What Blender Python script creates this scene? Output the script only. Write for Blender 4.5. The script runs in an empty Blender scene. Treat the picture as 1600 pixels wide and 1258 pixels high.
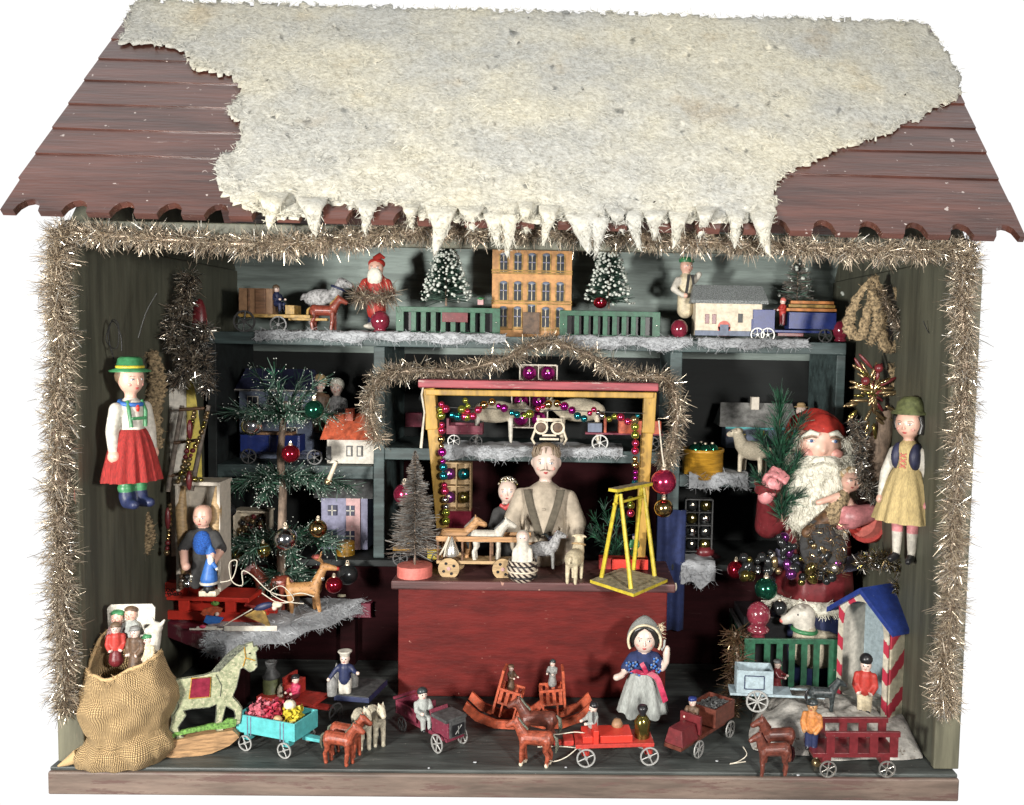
import bpy, math, random
import numpy as np
from mathutils import Matrix, Vector, Euler, noise
PI=math.pi
random.seed(7)
SC=bpy.context.scene
COL=SC.collection
# ------------------------------------------------------------------ camera
FPX=1400.0; PPX,PPY=922.6,623.5
CAM=Vector((.881,-13.459,6.659)); YAW,PIT,ROL=.0203,.0699,.0184
Fw=Vector((math.sin(YAW)*math.cos(PIT),math.cos(YAW)*math.cos(PIT),-math.sin(PIT)))
Rt=Vector((math.cos(YAW),-math.sin(YAW),0)); Up=Rt.cross(Fw)
R2=Rt*math.cos(ROL)+Up*math.sin(ROL); U2=-Rt*math.sin(ROL)+Up*math.cos(ROL)
cd=bpy.data.cameras.new('camera'); cam=bpy.data.objects.new('camera',cd); COL.objects.link(cam)
mm=Matrix((R2,U2,-Fw)).transposed().to_4x4(); mm.translation=CAM; cam.matrix_world=mm
cd.sensor_width=36; cd.lens=FPX/1600*36; cd.shift_x=-(PPX-800)/1600; cd.shift_y=-(629-PPY)/1600
cd.clip_start=.1; cd.clip_end=500; SC.camera=cam
# measured positions in the room: where a sight line meets a level surface (on) or an upright plane (at)
def ray(u,v): return Fw+R2*((u-PPX)/FPX)+U2*((PPY-v)/FPX)
def on(u,v,z): d=ray(u,v); return CAM+d*((z-CAM.z)/d.z)
def at(u,v,y): d=ray(u,v); return CAM+d*((y-CAM.y)/d.y)
def S(p): return (Vector(p)-CAM).dot(Fw)/FPX
# ------------------------------------------------------------------ materials
MT={}
def mat(name,col,rough=.55,metal=0,var=.18,sc=.12,bump=.15,spec=.5,col2=None,worn=None,wear=.0,coat=0,grain=None,trans=0,bs=None,speck=None,sheen=0):
    m=bpy.data.materials.new(name); m.use_nodes=True; nt=m.node_tree; N=nt.nodes; L=nt.links
    b=N['Principled BSDF']; b.inputs['Roughness'].default_value=rough; b.inputs['Metallic'].default_value=metal
    b.inputs['Specular IOR Level'].default_value=spec
    if coat: b.inputs['Coat Weight'].default_value=coat; b.inputs['Coat Roughness'].default_value=.15
    if trans: b.inputs['Transmission Weight'].default_value=trans
    if sheen: b.inputs['Sheen Weight'].default_value=sheen
    tc=N.new('ShaderNodeTexCoord'); mp=N.new('ShaderNodeMapping'); L.new(tc.outputs['Object'],mp.inputs['Vector'])
    if grain: mp.inputs['Scale'].default_value=grain
    n=N.new('ShaderNodeTexNoise'); n.inputs['Scale'].default_value=sc; n.inputs['Detail'].default_value=6; n.inputs['Roughness'].default_value=.65
    L.new(mp.outputs[0],n.inputs['Vector'])
    c2=col2 or [max(0,c*(1-var*1.6)) for c in col]; c1=[min(1,c*(1+var*.6)) for c in col] if not col2 else col
    r=N.new('ShaderNodeValToRGB'); r.color_ramp.elements[0].position=.36; r.color_ramp.elements[1].position=.64
    r.color_ramp.elements[0].color=(*c2,1); r.color_ramp.elements[1].color=(*c1,1); L.new(n.outputs[0],r.inputs[0])
    out=r.outputs[0]
    if worn:
        n2=N.new('ShaderNodeTexNoise'); n2.inputs['Scale'].default_value=sc*2.3; n2.inputs['Detail'].default_value=8; n2.inputs['Roughness'].default_value=.75
        L.new(mp.outputs[0],n2.inputs['Vector'])
        r2=N.new('ShaderNodeValToRGB'); e=.66-wear*.25; r2.color_ramp.elements[0].position=e; r2.color_ramp.elements[1].position=e+.05
        L.new(n2.outputs[0],r2.inputs[0]); mx=N.new('ShaderNodeMix'); mx.data_type='RGBA'
        L.new(r2.outputs[0],mx.inputs[0]); L.new(out,mx.inputs[6]); mx.inputs[7].default_value=(*worn,1); out=mx.outputs[2]
    if speck:
        n3=N.new('ShaderNodeTexNoise'); n3.inputs['Scale'].default_value=speck[1]; n3.inputs['Detail'].default_value=4; L.new(tc.outputs['Object'],n3.inputs['Vector'])
        r3=N.new('ShaderNodeValToRGB'); r3.color_ramp.elements[0].position=speck[2]; r3.color_ramp.elements[1].position=speck[2]+.02; L.new(n3.outputs[0],r3.inputs[0])
        m3=N.new('ShaderNodeMix'); m3.data_type='RGBA'; L.new(r3.outputs[0],m3.inputs[0]); L.new(out,m3.inputs[6]); m3.inputs[7].default_value=(*speck[0],1); out=m3.outputs[2]
    L.new(out,b.inputs['Base Color'])
    if bump:
        nb=N.new('ShaderNodeTexNoise'); nb.inputs['Scale'].default_value=bs or sc*5; nb.inputs['Detail'].default_value=5; L.new(mp.outputs[0],nb.inputs['Vector'])
        bp=N.new('ShaderNodeBump'); bp.inputs['Strength'].default_value=bump; bp.inputs['Distance'].default_value=.008; L.new(nb.outputs[0],bp.inputs['Height']); L.new(bp.outputs[0],b.inputs['Normal'])
    MT[name]=m; return name
def wmat(name,col,**k):   # big boards: coordinates in scene units, grain along x
    k.setdefault('sc',1.1); k.setdefault('grain',(.35,3,3)); k.setdefault('bs',6); n=mat(name,col,**k)
    for nd in MT[n].node_tree.nodes:
        if nd.type=='BUMP': nd.inputs['Distance'].default_value=.03
    return n
wmat('roof_paint',(.095,.034,.024),coat=.35,rough=.3,var=.35,bump=.35,worn=(.26,.20,.18),wear=.10,spec=.6,speck=((.42,.36,.33),7,.70))
wmat('floor_paint',(.058,.066,.062),rough=.55,var=.4,bump=.4,worn=(.13,.13,.12),wear=.25,sc=1.3,speck=((.22,.21,.19),10,.72))
wmat('floor_edge',(.17,.125,.10),rough=.6,var=.35,worn=(.11,.065,.055),wear=.55)
wmat('wall_green',(.088,.09,.064),rough=.6,var=.28,worn=(.16,.15,.11),wear=.08,grain=(3,3,.3),sc=1.2)
wmat('wall_edge',(.13,.125,.085),rough=.6,var=.3,worn=(.22,.17,.12),wear=.2,grain=(3,3,.3))
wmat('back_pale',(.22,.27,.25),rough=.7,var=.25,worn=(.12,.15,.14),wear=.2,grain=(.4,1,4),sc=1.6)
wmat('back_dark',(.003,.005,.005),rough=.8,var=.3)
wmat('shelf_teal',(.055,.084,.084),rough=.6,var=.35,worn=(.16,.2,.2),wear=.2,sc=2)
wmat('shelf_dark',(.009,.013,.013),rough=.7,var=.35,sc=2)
wmat('counter_red',(.115,.010,.008),rough=.6,spec=.25,var=.22,worn=(.24,.09,.07),wear=.02,speck=((.32,.14,.11),12,.745),grain=(1,1,4),sc=1.4,bump=.2)
wmat('counter_top',(.105,.042,.04),rough=.5,var=.35,worn=(.24,.15,.12),wear=.2,speck=((.36,.2,.15),8,.68))
wmat('dark_maroon',(.016,.003,.004),rough=.9,spec=.1,var=.3,worn=(.04,.02,.02),wear=.1)
wmat('frame_yellow',(.42,.25,.045),rough=.5,var=.3,worn=(.22,.12,.04),wear=.25,grain=(2,2,.5),sc=2)
wmat('frame_red',(.33,.06,.075),rough=.55,var=.3,worn=(.45,.33,.3),wear=.3,sc=2.4)
wmat('raw_wood',(.30,.21,.12),rough=.7,var=.35,sc=2)
for n,c,k in [
 ('brass',(.64,.55,.42),dict(rough=.35,metal=.65)),('bronze',(.27,.21,.155),dict(rough=.45,metal=.6)),('silver',(.80,.77,.70),dict(rough=.26,metal=.85)),
 ('wheel_tin',(.50,.50,.48),dict(rough=.45,metal=.5,sc=.5)),('wheel_dark',(.09,.09,.09),dict(rough=.5,metal=.4)),
 ('white_pt',(.56,.53,.46),dict(worn=(.35,.30,.22),wear=.1)),('cream',(.60,.52,.36),dict(var=.25)),('bone',(.68,.60,.46),dict()),
 ('skin',(.66,.40,.31),dict(rough=.4,spec=.6,var=.06,bump=.05)),('skin_pale',(.64,.50,.43),dict(rough=.28,spec=.6,var=.04,bump=0)),
 ('skin_pink',(.62,.24,.25),dict(rough=.4,var=.2)),('cheek',(.68,.32,.27),dict(rough=.4,var=.1,bump=0)),('lip',(.45,.06,.06),dict(rough=.4)),
 ('black',(.015,.015,.017),dict(rough=.35,bump=0)),('iris_blue',(.09,.16,.34),dict(rough=.3,bump=0)),('eye_white',(.72,.72,.70),dict(rough=.3,var=.02,bump=0)),
 ('hair_brown',(.13,.085,.05),dict(rough=.5,bump=.4)),('hair_grey',(.21,.155,.10),dict(rough=.5,bump=.4)),('hair_black',(.02,.018,.016),dict(rough=.35)),
 ('hair_blond',(.42,.30,.15),dict(bump=.4)),
 ('red',(.42,.035,.025),dict(worn=(.25,.10,.07),wear=.1)),('bright_red',(.60,.04,.025),dict(rough=.4,var=.1)),('crepe',(.34,.022,.018),dict(rough=.8,grain=(3,3,.2),sc=.25,bump=.8,var=.35)),
 ('orange_red',(.45,.085,.035),dict(worn=(.32,.16,.11),wear=.3,var=.3)),('orange',(.50,.19,.05),dict(var=.3)),('maroon',(.14,.018,.022),dict(rough=.35,worn=(.26,.13,.12),wear=.15)),
 ('plum',(.17,.022,.045),dict(worn=(.32,.2,.2),wear=.25)),('brown_red',(.13,.035,.022),dict(rough=.4,var=.3,worn=(.22,.10,.07),wear=.15)),
 ('horse_red',(.30,.065,.032),dict(rough=.42,var=.35,worn=(.42,.17,.11),wear=.15)),('horse_brown',(.17,.045,.022),dict(rough=.42,var=.3)),('chestnut',(.23,.05,.03),dict(rough=.35,var=.3,worn=(.38,.2,.14),wear=.15)),
 ('horse_white',(.55,.50,.38),dict(var=.3)),('horse_black',(.04,.05,.052),dict(rough=.35,var=.5)),('tan_deer',(.50,.26,.10),dict(rough=.5,var=.2,worn=(.09,.045,.02),wear=.42,sc=.1)),
 ('ochre',(.36,.22,.05),dict(var=.35)),('pine',(.46,.25,.11),dict(grain=(.3,2,2),var=.3)),('pine_dark',(.20,.10,.05),dict(grain=(.3,2,2),var=.3)),('pine_pale',(.44,.30,.15),dict(grain=(.3,2,2),var=.25)),
 ('yellow',(.58,.46,.04),dict(worn=(.35,.27,.10),wear=.2,rough=.45)),('yellow_grey',(.40,.36,.25),dict(var=.35)),('mustard',(.42,.22,.02),dict(rough=.4,var=.3,grain=(.3,.3,2))),
 ('turquoise',(.09,.42,.43),dict(rough=.45,worn=(.25,.45,.42),wear=.15,var=.12)),('pale_blue',(.34,.43,.47),dict(worn=(.22,.24,.22),wear=.3)),
 ('blue',(.03,.13,.42),dict(rough=.5,var=.2)),('sentry_blue',(.018,.04,.20),dict(rough=.4,worn=(.35,.4,.5),wear=.1)),('royal',(.014,.03,.16),dict(rough=.4,worn=(.12,.14,.2),wear=.1)),('navy',(.017,.025,.075),dict(rough=.5)),('indigo',(.022,.025,.06),dict()),
 ('grey_blue',(.14,.17,.24),dict()),('lilac',(.20,.20,.30),dict()),
 ('green',(.045,.20,.08),dict(rough=.4)),('lime',(.14,.30,.06),dict(var=.5,sc=.25)),('fence_green',(.022,.105,.055),dict(rough=.45,worn=(.07,.13,.10),wear=.2,var=.25)),('olive',(.12,.135,.055),dict(var=.3,worn=(.1,.1,.08),wear=.2)),
 ('grey',(.24,.24,.23),dict(var=.3)),('grey_dark',(.07,.072,.072),dict(var=.35)),('grey_cloth',(.34,.36,.34),dict(rough=.9,sc=.3,var=.2,bump=.4,grain=(2,2,.3))),
 ('shirt',(.42,.36,.28),dict(rough=.9,sc=.05,var=.2,bump=.8,bs=.12)),('strap',(.11,.095,.07),dict(rough=.95,bump=.5)),('dark_cloth',(.045,.045,.045),dict(rough=.95,bump=.6)),
 ('blue_cloth',(.015,.09,.38),dict(rough=.9,bump=.5,sc=.4,var=.4)),('navy_cloth',(.016,.028,.10),dict(rough=.85,bump=.3)),('pink_ribbon',(.45,.03,.085),dict(rough=.5,var=.3)),
 ('linen',(.48,.37,.17),dict(rough=.9,grain=(3,3,.25),sc=.2,bump=.7,var=.2)),('lace',(.33,.245,.14),dict(rough=.95,sc=.25,var=.55,bump=1)),
 ('fur_white',(.72,.70,.60),dict(rough=1,sc=.2,bump=1,var=.12)),('wool_grey',(.40,.40,.40),dict(rough=1,sc=.2,bump=1,var=.4)),('plush',(.46,.41,.31),dict(rough=1,sc=.3,bump=.8)),
 ('cotton',(.44,.46,.48),dict(rough=1,var=.25,sc=.3)),('needle',(.02,.10,.05),dict(rough=.5,var=.5)),('needle_dark',(.012,.045,.028),dict(rough=.6,var=.5)),('needle_tip',(.62,.66,.60),dict(rough=.6,bump=0)),
 ('needle_pale',(.10,.17,.13),dict(rough=.6)),('brush',(.17,.14,.115),dict(rough=.7,var=.35)),('bark',(.25,.18,.13),dict(rough=.8,grain=(1,1,.4),var=.4,bump=.6)),
 ('coral',(.60,.16,.13),dict(rough=.6,var=.15)),('pink_flower',(.55,.13,.17),dict(var=.4)),('rose_flower',(.50,.04,.08),dict(var=.4)),('brick',(.52,.26,.09),dict(var=.25,sc=.06)),('slate',(.10,.12,.14),dict(var=.4)),
 ('glitter',(.34,.37,.37),dict(rough=.45,sc=.9,var=.6,bump=1)),('window_dark',(.03,.035,.045),dict(rough=.3,bump=0)),('pipe',(.30,.17,.09),dict()),('rocker_wood',(.34,.20,.095),dict(grain=(.3,2,2),var=.35)),
 ('brown',(.12,.07,.04),dict(var=.35)),('hay',(.11,.055,.025),dict(var=.4)),('card',(.55,.50,.42),dict(var=.1)),('stone',(.46,.44,.40),dict(rough=.9,var=.35,sc=.05,bump=1,worn=(.13,.10,.07),wear=.3)),
 ('glass_silver',(.78,.79,.80),dict(rough=.13,metal=1,var=.06,bump=0)),('glass_red',(.55,.025,.05),dict(rough=.14,metal=.9,var=.1,bump=0)),('glass_pink',(.75,.06,.16),dict(rough=.18,metal=.85,var=.15,bump=0)),('glass_green',(.03,.20,.12),dict(rough=.14,metal=.9,bump=0)),
 ('glass_gold',(.70,.52,.24),dict(rough=.16,metal=1,var=.1,bump=0)),('glass_magenta',(.55,.03,.36),dict(rough=.13,metal=.9,bump=0)),('glass_teal',(.03,.30,.36),dict(rough=.14,metal=.9,bump=0)),('glass_lime',(.52,.58,.10),dict(rough=.15,metal=.9,bump=0)),
 ('glass_purple',(.20,.05,.22),dict(rough=.2,metal=.8,bump=0)),('glass_olive',(.25,.21,.06),dict(rough=.18,metal=.9,bump=0)),('bead_bronze',(.32,.23,.12),dict(rough=.25,metal=.8,bump=0)),('glass_grey',(.045,.048,.05),dict(rough=.2,metal=.6,bump=0)),
 ('knob_red',(.20,.02,.04),dict(rough=.16,var=.2,coat=.8)),('knob_chip',(.22,.03,.05),dict(rough=.2,var=.25,coat=.6,worn=(.55,.40,.38),wear=.3,sc=.06)),('string',(.60,.55,.45),dict(rough=.8)),('wire',(.03,.03,.03),dict(rough=.5)),('tissue',(.50,.30,.30),dict())]:
    mat(n,c,**k)
def wool_mat():
    mat('wool',(.60,.585,.51),rough=1,bump=0,var=.1); m=MT['wool']; nt=m.node_tree; N=nt.nodes; L=nt.links; b=N['Principled BSDF']
    tc=N.new('ShaderNodeTexCoord'); o=tc.outputs['Object']
    def ns(s,d=5,r=.6):
        n=N.new('ShaderNodeTexNoise'); n.inputs['Scale'].default_value=s; n.inputs['Detail'].default_value=d; n.inputs['Roughness'].default_value=r; L.new(o,n.inputs['Vector']); return n.outputs[0]
    def ramp(x,a,ca,b_,cb):
        r=N.new('ShaderNodeValToRGB'); r.color_ramp.elements[0].position=a; r.color_ramp.elements[1].position=b_; r.color_ramp.elements[0].color=(*ca,1); r.color_ramp.elements[1].color=(*cb,1); L.new(x,r.inputs[0]); return r.outputs[0]
    c=ramp(ns(.55,3),.38,(.48,.48,.44),.62,(.58,.555,.45)); st=ramp(ns(.8,4,.5),.62,(1,1,1),.80,(.86,.74,.58)); fi=ramp(ns(11,6,.75),.36,(.68,.66,.63),.58,(1,1,1))
    def mul(a,b_):
        x=N.new('ShaderNodeMix'); x.data_type='RGBA'; x.blend_type='MULTIPLY'; x.inputs[0].default_value=1; L.new(a,x.inputs[6]); L.new(b_,x.inputs[7]); return x.outputs[2]
    L.new(mul(mul(c,st),fi),b.inputs['Base Color'])
    vo=N.new('ShaderNodeTexVoronoi'); vo.inputs['Scale'].default_value=16; L.new(o,vo.inputs['Vector'])
    ad=N.new('ShaderNodeMath'); ad.operation='ADD'; L.new(ns(26,6,.8),ad.inputs[0]); L.new(vo.outputs[0],ad.inputs[1])
    bp=N.new('ShaderNodeBump'); bp.inputs['Strength'].default_value=.55; bp.inputs['Distance'].default_value=.022; L.new(ad.outputs[0],bp.inputs['Height']); L.new(bp.outputs[0],b.inputs['Normal'])
wool_mat()
def weave_mat(name,ca,cb,su,sv,dist=1.2):
    mat(name,ca,rough=.95,bump=0); m=MT[name]; nt=m.node_tree; N=nt.nodes; L=nt.links; b=N['Principled BSDF']
    uv=N.new('ShaderNodeUVMap'); sp=N.new('ShaderNodeSeparateXYZ'); 
    nz=N.new('ShaderNodeTexNoise'); nz.inputs['Scale'].default_value=9; L.new(uv.outputs[0],nz.inputs['Vector'])
    va=N.new('ShaderNodeVectorMath'); va.operation='MULTIPLY_ADD'; L.new(nz.outputs[1],va.inputs[0]); va.inputs[1].default_value=(.02,.02,0); L.new(uv.outputs[0],va.inputs[2]); L.new(va.outputs[0],sp.inputs[0])
    def mth(op,a,b_=None):
        x=N.new('ShaderNodeMath'); x.operation=op
        for i,q in enumerate((a,b_)):
            if q is None: continue
            if isinstance(q,(int,float)): x.inputs[i].default_value=q
            else: L.new(q,x.inputs[i])
        return x.outputs[0]
    U=mth('MULTIPLY',sp.outputs[0],su*PI); V=mth('MULTIPLY',sp.outputs[1],sv*PI)
    a=mth('ABSOLUTE',mth('SINE',U)); c=mth('ABSOLUTE',mth('SINE',V)); h=mth('MULTIPLY',mth('POWER',a,.6),mth('POWER',c,.6))
    r=N.new('ShaderNodeValToRGB'); r.color_ramp.elements[0].position=.25; r.color_ramp.elements[1].position=.7; r.color_ramp.elements[0].color=(*cb,1); r.color_ramp.elements[1].color=(*ca,1); L.new(h,r.inputs[0])
    L.new(r.outputs[0],b.inputs['Base Color'])
    bp=N.new('ShaderNodeBump'); bp.inputs['Strength'].default_value=.9; bp.inputs['Distance'].default_value=dist; L.new(h,bp.inputs['Height']); L.new(bp.outputs[0],b.inputs['Normal'])
weave_mat('burlap',(.60,.42,.21),(.10,.06,.025),150,76,.02)
weave_mat('coarse',(.30,.22,.12),(.10,.065,.03),90,60,.02)
def stripe_mat(name,a,b_,k,ang,th):   # diagonal painted stripes in the xz plane of the object
    mat(name,a,rough=.5,bump=.1); m=MT[name]; nt=m.node_tree; N=nt.nodes; L=nt.links; b=N['Principled BSDF']
    tc=N.new('ShaderNodeTexCoord'); d=N.new('ShaderNodeVectorMath'); d.operation='DOT_PRODUCT'; d.inputs[1].default_value=ang; L.new(tc.outputs['Object'],d.inputs[0])
    nz=N.new('ShaderNodeTexNoise'); nz.inputs['Scale'].default_value=.15; L.new(tc.outputs['Object'],nz.inputs['Vector'])
    x=N.new('ShaderNodeMath'); x.operation='MULTIPLY_ADD'; L.new(d.outputs['Value'],x.inputs[0]); x.inputs[1].default_value=k; nm=N.new('ShaderNodeMath'); nm.operation='MULTIPLY'; nm.inputs[1].default_value=.22; L.new(nz.outputs[0],nm.inputs[0]); L.new(nm.outputs[0],x.inputs[2])
    f=N.new('ShaderNodeMath'); f.operation='FRACT'; L.new(x.outputs[0],f.inputs[0])
    g=N.new('ShaderNodeMath'); g.operation='LESS_THAN'; g.inputs[1].default_value=th; L.new(f.outputs[0],g.inputs[0])
    mx=N.new('ShaderNodeMix'); mx.data_type='RGBA'; L.new(g.outputs[0],mx.inputs[0])
    src=b.inputs['Base Color'].links[0].from_socket; L.new(src,mx.inputs[6]); mx.inputs[7].default_value=(*b_,1); L.new(mx.outputs[2],b.inputs['Base Color'])
stripe_mat('stripes',(.50,.46,.34),(.36,.03,.05),1/44,(.55,.8,-.83),.42)
stripe_mat('stripes_front',(.56,.52,.42),(.42,.03,.06),1/34,(.6,0,.8),.45)
stripe_mat('weave_band',(.55,.48,.38),(.03,.02,.02),1/9,(1,0,1),.5)
# ------------------------------------------------------------------ mesh builder
def TR(x=0,y=0,z=0,rx=0,ry=0,rz=0,s=1):
    return Matrix.Translation((x,y,z))@Euler((math.radians(rx),math.radians(ry),math.radians(rz))).to_matrix().to_4x4()@Matrix.Scale(s,4)
_sph={}
def sphere_data(n):
    if n not in _sph:
        v=[];f=[]; m=max(4,n//2)
        v.append((0,0,1))
        for i in range(1,m):
            a=PI*i/m
            for j in range(n): b=2*PI*j/n; v.append((math.sin(a)*math.cos(b),math.sin(a)*math.sin(b),math.cos(a)))
        v.append((0,0,-1)); e=len(v)-1
        for j in range(n): f.append((0,1+j,1+(j+1)%n))
        for i in range(m-2):
            for j in range(n): a=1+i*n+j; b=1+i*n+(j+1)%n; f.append((a,a+n,b+n,b))
        k=1+(m-2)*n
        for j in range(n): f.append((e,k+(j+1)%n,k+j))
        _sph[n]=(v,f)
    return _sph[n]
class MB:
    def __init__(s): s.v=[];s.f=[];s.mi=[];s.sm=[];s.mats=[];s.M=Matrix();s.uv={}
    def add(s,vs,fs,m,smooth=False,uvs=None):
        if m not in s.mats: s.mats.append(m)
        k=s.mats.index(m); o=len(s.v); M=s.M
        s.v+= [tuple(M@Vector(p)) for p in vs]
        for f in fs:
            if uvs is not None: s.uv[len(s.f)]=[uvs[i] for i in f]
            s.f.append(tuple(o+i for i in f)); s.mi.append(k); s.sm.append(smooth)
        return s
    def box(s,c,d,m,rx=0,ry=0,rz=0,tx=1,ty=1,sh=0):
        R=Euler((math.radians(rx),math.radians(ry),math.radians(rz))).to_matrix(); vs=[]
        for z in (-.5,.5):
            for x,y in ((-.5,-.5),(.5,-.5),(.5,.5),(-.5,.5)):
                kx,ky=(tx,ty) if z>0 else (1,1)
                vs.append(Vector(c)+R@Vector((x*d[0]*kx+(sh if z>0 else 0),y*d[1]*ky,z*d[2])))
        return s.add(vs,[(3,2,1,0),(4,5,6,7),(0,1,5,4),(1,2,6,5),(2,3,7,6),(3,0,4,7)],m)
    def ring(s,rings,m,caps=True,closed=False,smooth=True):
        n=len(rings[0]); vs=[p for r in rings for p in r]; fs=[]
        K=len(rings)
        for i in range(K if closed else K-1):
            for j in range(n): a=i*n+j;b=i*n+(j+1)%n;c=((i+1)%K)*n+(j+1)%n;d=((i+1)%K)*n+j; fs.append((a,b,c,d))
        s.add(vs,fs,m,smooth)
        if caps and not closed:
            s.add(rings[0],[tuple(range(n-1,-1,-1))],m,False); s.add(rings[-1],[tuple(range(n))],m,False)
        return s
    def tube(s,path,r,m,n=8,caps=True,smooth=True,flat=1):
        P=[Vector(p) for p in path]; K=len(P); rs=r if isinstance(r,(list,tuple)) else [r]*K; R=[]; ref=None
        for i,p in enumerate(P):
            t=(P[min(i+1,K-1)]-P[max(i-1,0)]); t=t.normalized() if t.length>1e-9 else Vector((0,0,1))
            if ref is None: ref=Vector((0,0,1)) if abs(t.z)<.9 else Vector((1,0,0))
            a=(ref-t*ref.dot(t)); a=a.normalized() if a.length>1e-6 else t.orthogonal().normalized(); ref=a; b=t.cross(a)
            R.append([p+(a*math.cos(2*PI*j/n)*flat+b*math.sin(2*PI*j/n))*rs[i] for j in range(n)])
        return s.ring(R,m,caps,False,smooth)
    def cyl(s,p0,p1,r0,m,r1=None,n=16,smooth=True): return s.tube([p0,p1],[r0,r0 if r1 is None else r1],m,n,True,smooth)
    def ell(s,c,r,m,n=14,rot=None):
        r=(r,r,r) if isinstance(r,(int,float)) else r; v,f=sphere_data(n); R=Euler([math.radians(a) for a in rot]).to_matrix() if rot else Matrix.Identity(3); c=Vector(c)
        return s.add([c+R@Vector((p[0]*r[0],p[1]*r[1],p[2]*r[2])) for p in v],[q[::-1] if False else q for q in f],m,True)
    def lathe(s,prof,c,m,n=24,smooth=True,ax='z'):
        c=Vector(c); R=[]
        for r,h in prof:
            R.append([c+(Vector((r*math.cos(2*PI*j/n),r*math.sin(2*PI*j/n),h)) if ax=='z' else Vector((r*math.cos(2*PI*j/n),h,r*math.sin(2*PI*j/n)))) for j in range(n)])
        return s.ring(R,m,True,False,smooth)
    def prism(s,poly,y0,y1,m,m2=None):   # outline in xz, extruded along y
        n=len(poly); a=[(p[0],y0,p[1]) for p in poly]; b=[(p[0],y1,p[1]) for p in poly]
        s.add(a,[tuple(range(n))],m); s.add(b,[tuple(range(n-1,-1,-1))],m2 or m)
        return s.add(a+b,[(i,i+n,(i+1)%n+n,(i+1)%n) for i in range(n)],m2 or m)
    def grid(s,fn,nu,nv,m,smooth=True,clu=False,us=1,vs_=1):
        vs=[];uv=[];fs=[]; 
        for j in range(nv+1):
            for i in range(nu+1): vs.append(fn(i/nu,j/nv)); uv.append((i/nu*us,j/nv*vs_))
        for j in range(nv):
            for i in range(nu): a=j*(nu+1)+i; fs.append((a,a+1,a+nu+2,a+nu+1))
        return s.add(vs,fs,m,smooth,uv)
    def strand(s,p,d,l,w,m,bend=0,tip=None):
        d=Vector(d).normalized(); p=Vector(p); a=d.orthogonal().normalized(); a=Matrix.Rotation(random.uniform(0,2*PI),3,d)@a; b=d.cross(a)*bend*l
        q=p+d*l*.5+b*.3; e=p+d*l+b
        s.add([p-a*w/2,p+a*w/2,q+a*w/2,q-a*w/2,e+a*w*.25,e-a*w*.25],[(0,1,2,3),(3,2,4,5)],m)
        if tip: s.ell(e,tip[1],tip[0],6)
    def rim(s,c,ro,ri,t,m,n=20,ax='y'):  # flat ring about y axis
        c=Vector(c); R=[]
        for r,y in ((ro,-t/2),(ro,t/2),(ri,t/2),(ri,-t/2)): R.append([c+Vector((r*math.cos(2*PI*j/n),y,r*math.sin(2*PI*j/n))) for j in range(n)])
        return s.ring(R,m,False,True,False)
    def build(s,name,parent=None,bevel=0,sub=0):
        me=bpy.data.meshes.new(name); me.from_pydata(s.v,[],s.f)
        for m in s.mats: me.materials.append(MT[m])
        me.polygons.foreach_set('material_index',s.mi); me.polygons.foreach_set('use_smooth',s.sm)
        if s.uv:
            ul=me.uv_layers.new(name='UVMap')
            for pi,us in s.uv.items():
                for k,li in enumerate(me.polygons[pi].loop_indices): ul.data[li].uv=us[k]
        me.update(); o=bpy.data.objects.new(name,me); COL.objects.link(o); o.parent=parent
        if bevel:
            b=o.modifiers.new('b','BEVEL'); b.width=bevel; b.segments=2; b.limit_method='ANGLE'; b.angle_limit=math.radians(35)
        return o
def tag(o,label=None,cat=None,group=None,kind=None):
    if label: o['label']=label
    if cat: o['category']=cat
    if group: o['group']=group
    if kind: o['kind']=kind
    return o
def T(name,label,cat,u,v,z=None,y=None,rz=0,group=None,k=1,rx=0,ry=0):
    if z is not None and abs(z-CAM.z)<.3: z,y=None,4.7   # top shelf is at eye level
    p=on(u,v,z) if z is not None else at(u,v,y)
    o=bpy.data.objects.new(name,None); COL.objects.link(o); o.empty_display_size=.1
    o.location=p; sc=S(p)*k; o.scale=(sc,)*3; o.rotation_euler=(math.radians(rx),math.radians(ry),math.radians(rz))
    return tag(o,label,cat,group)
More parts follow.
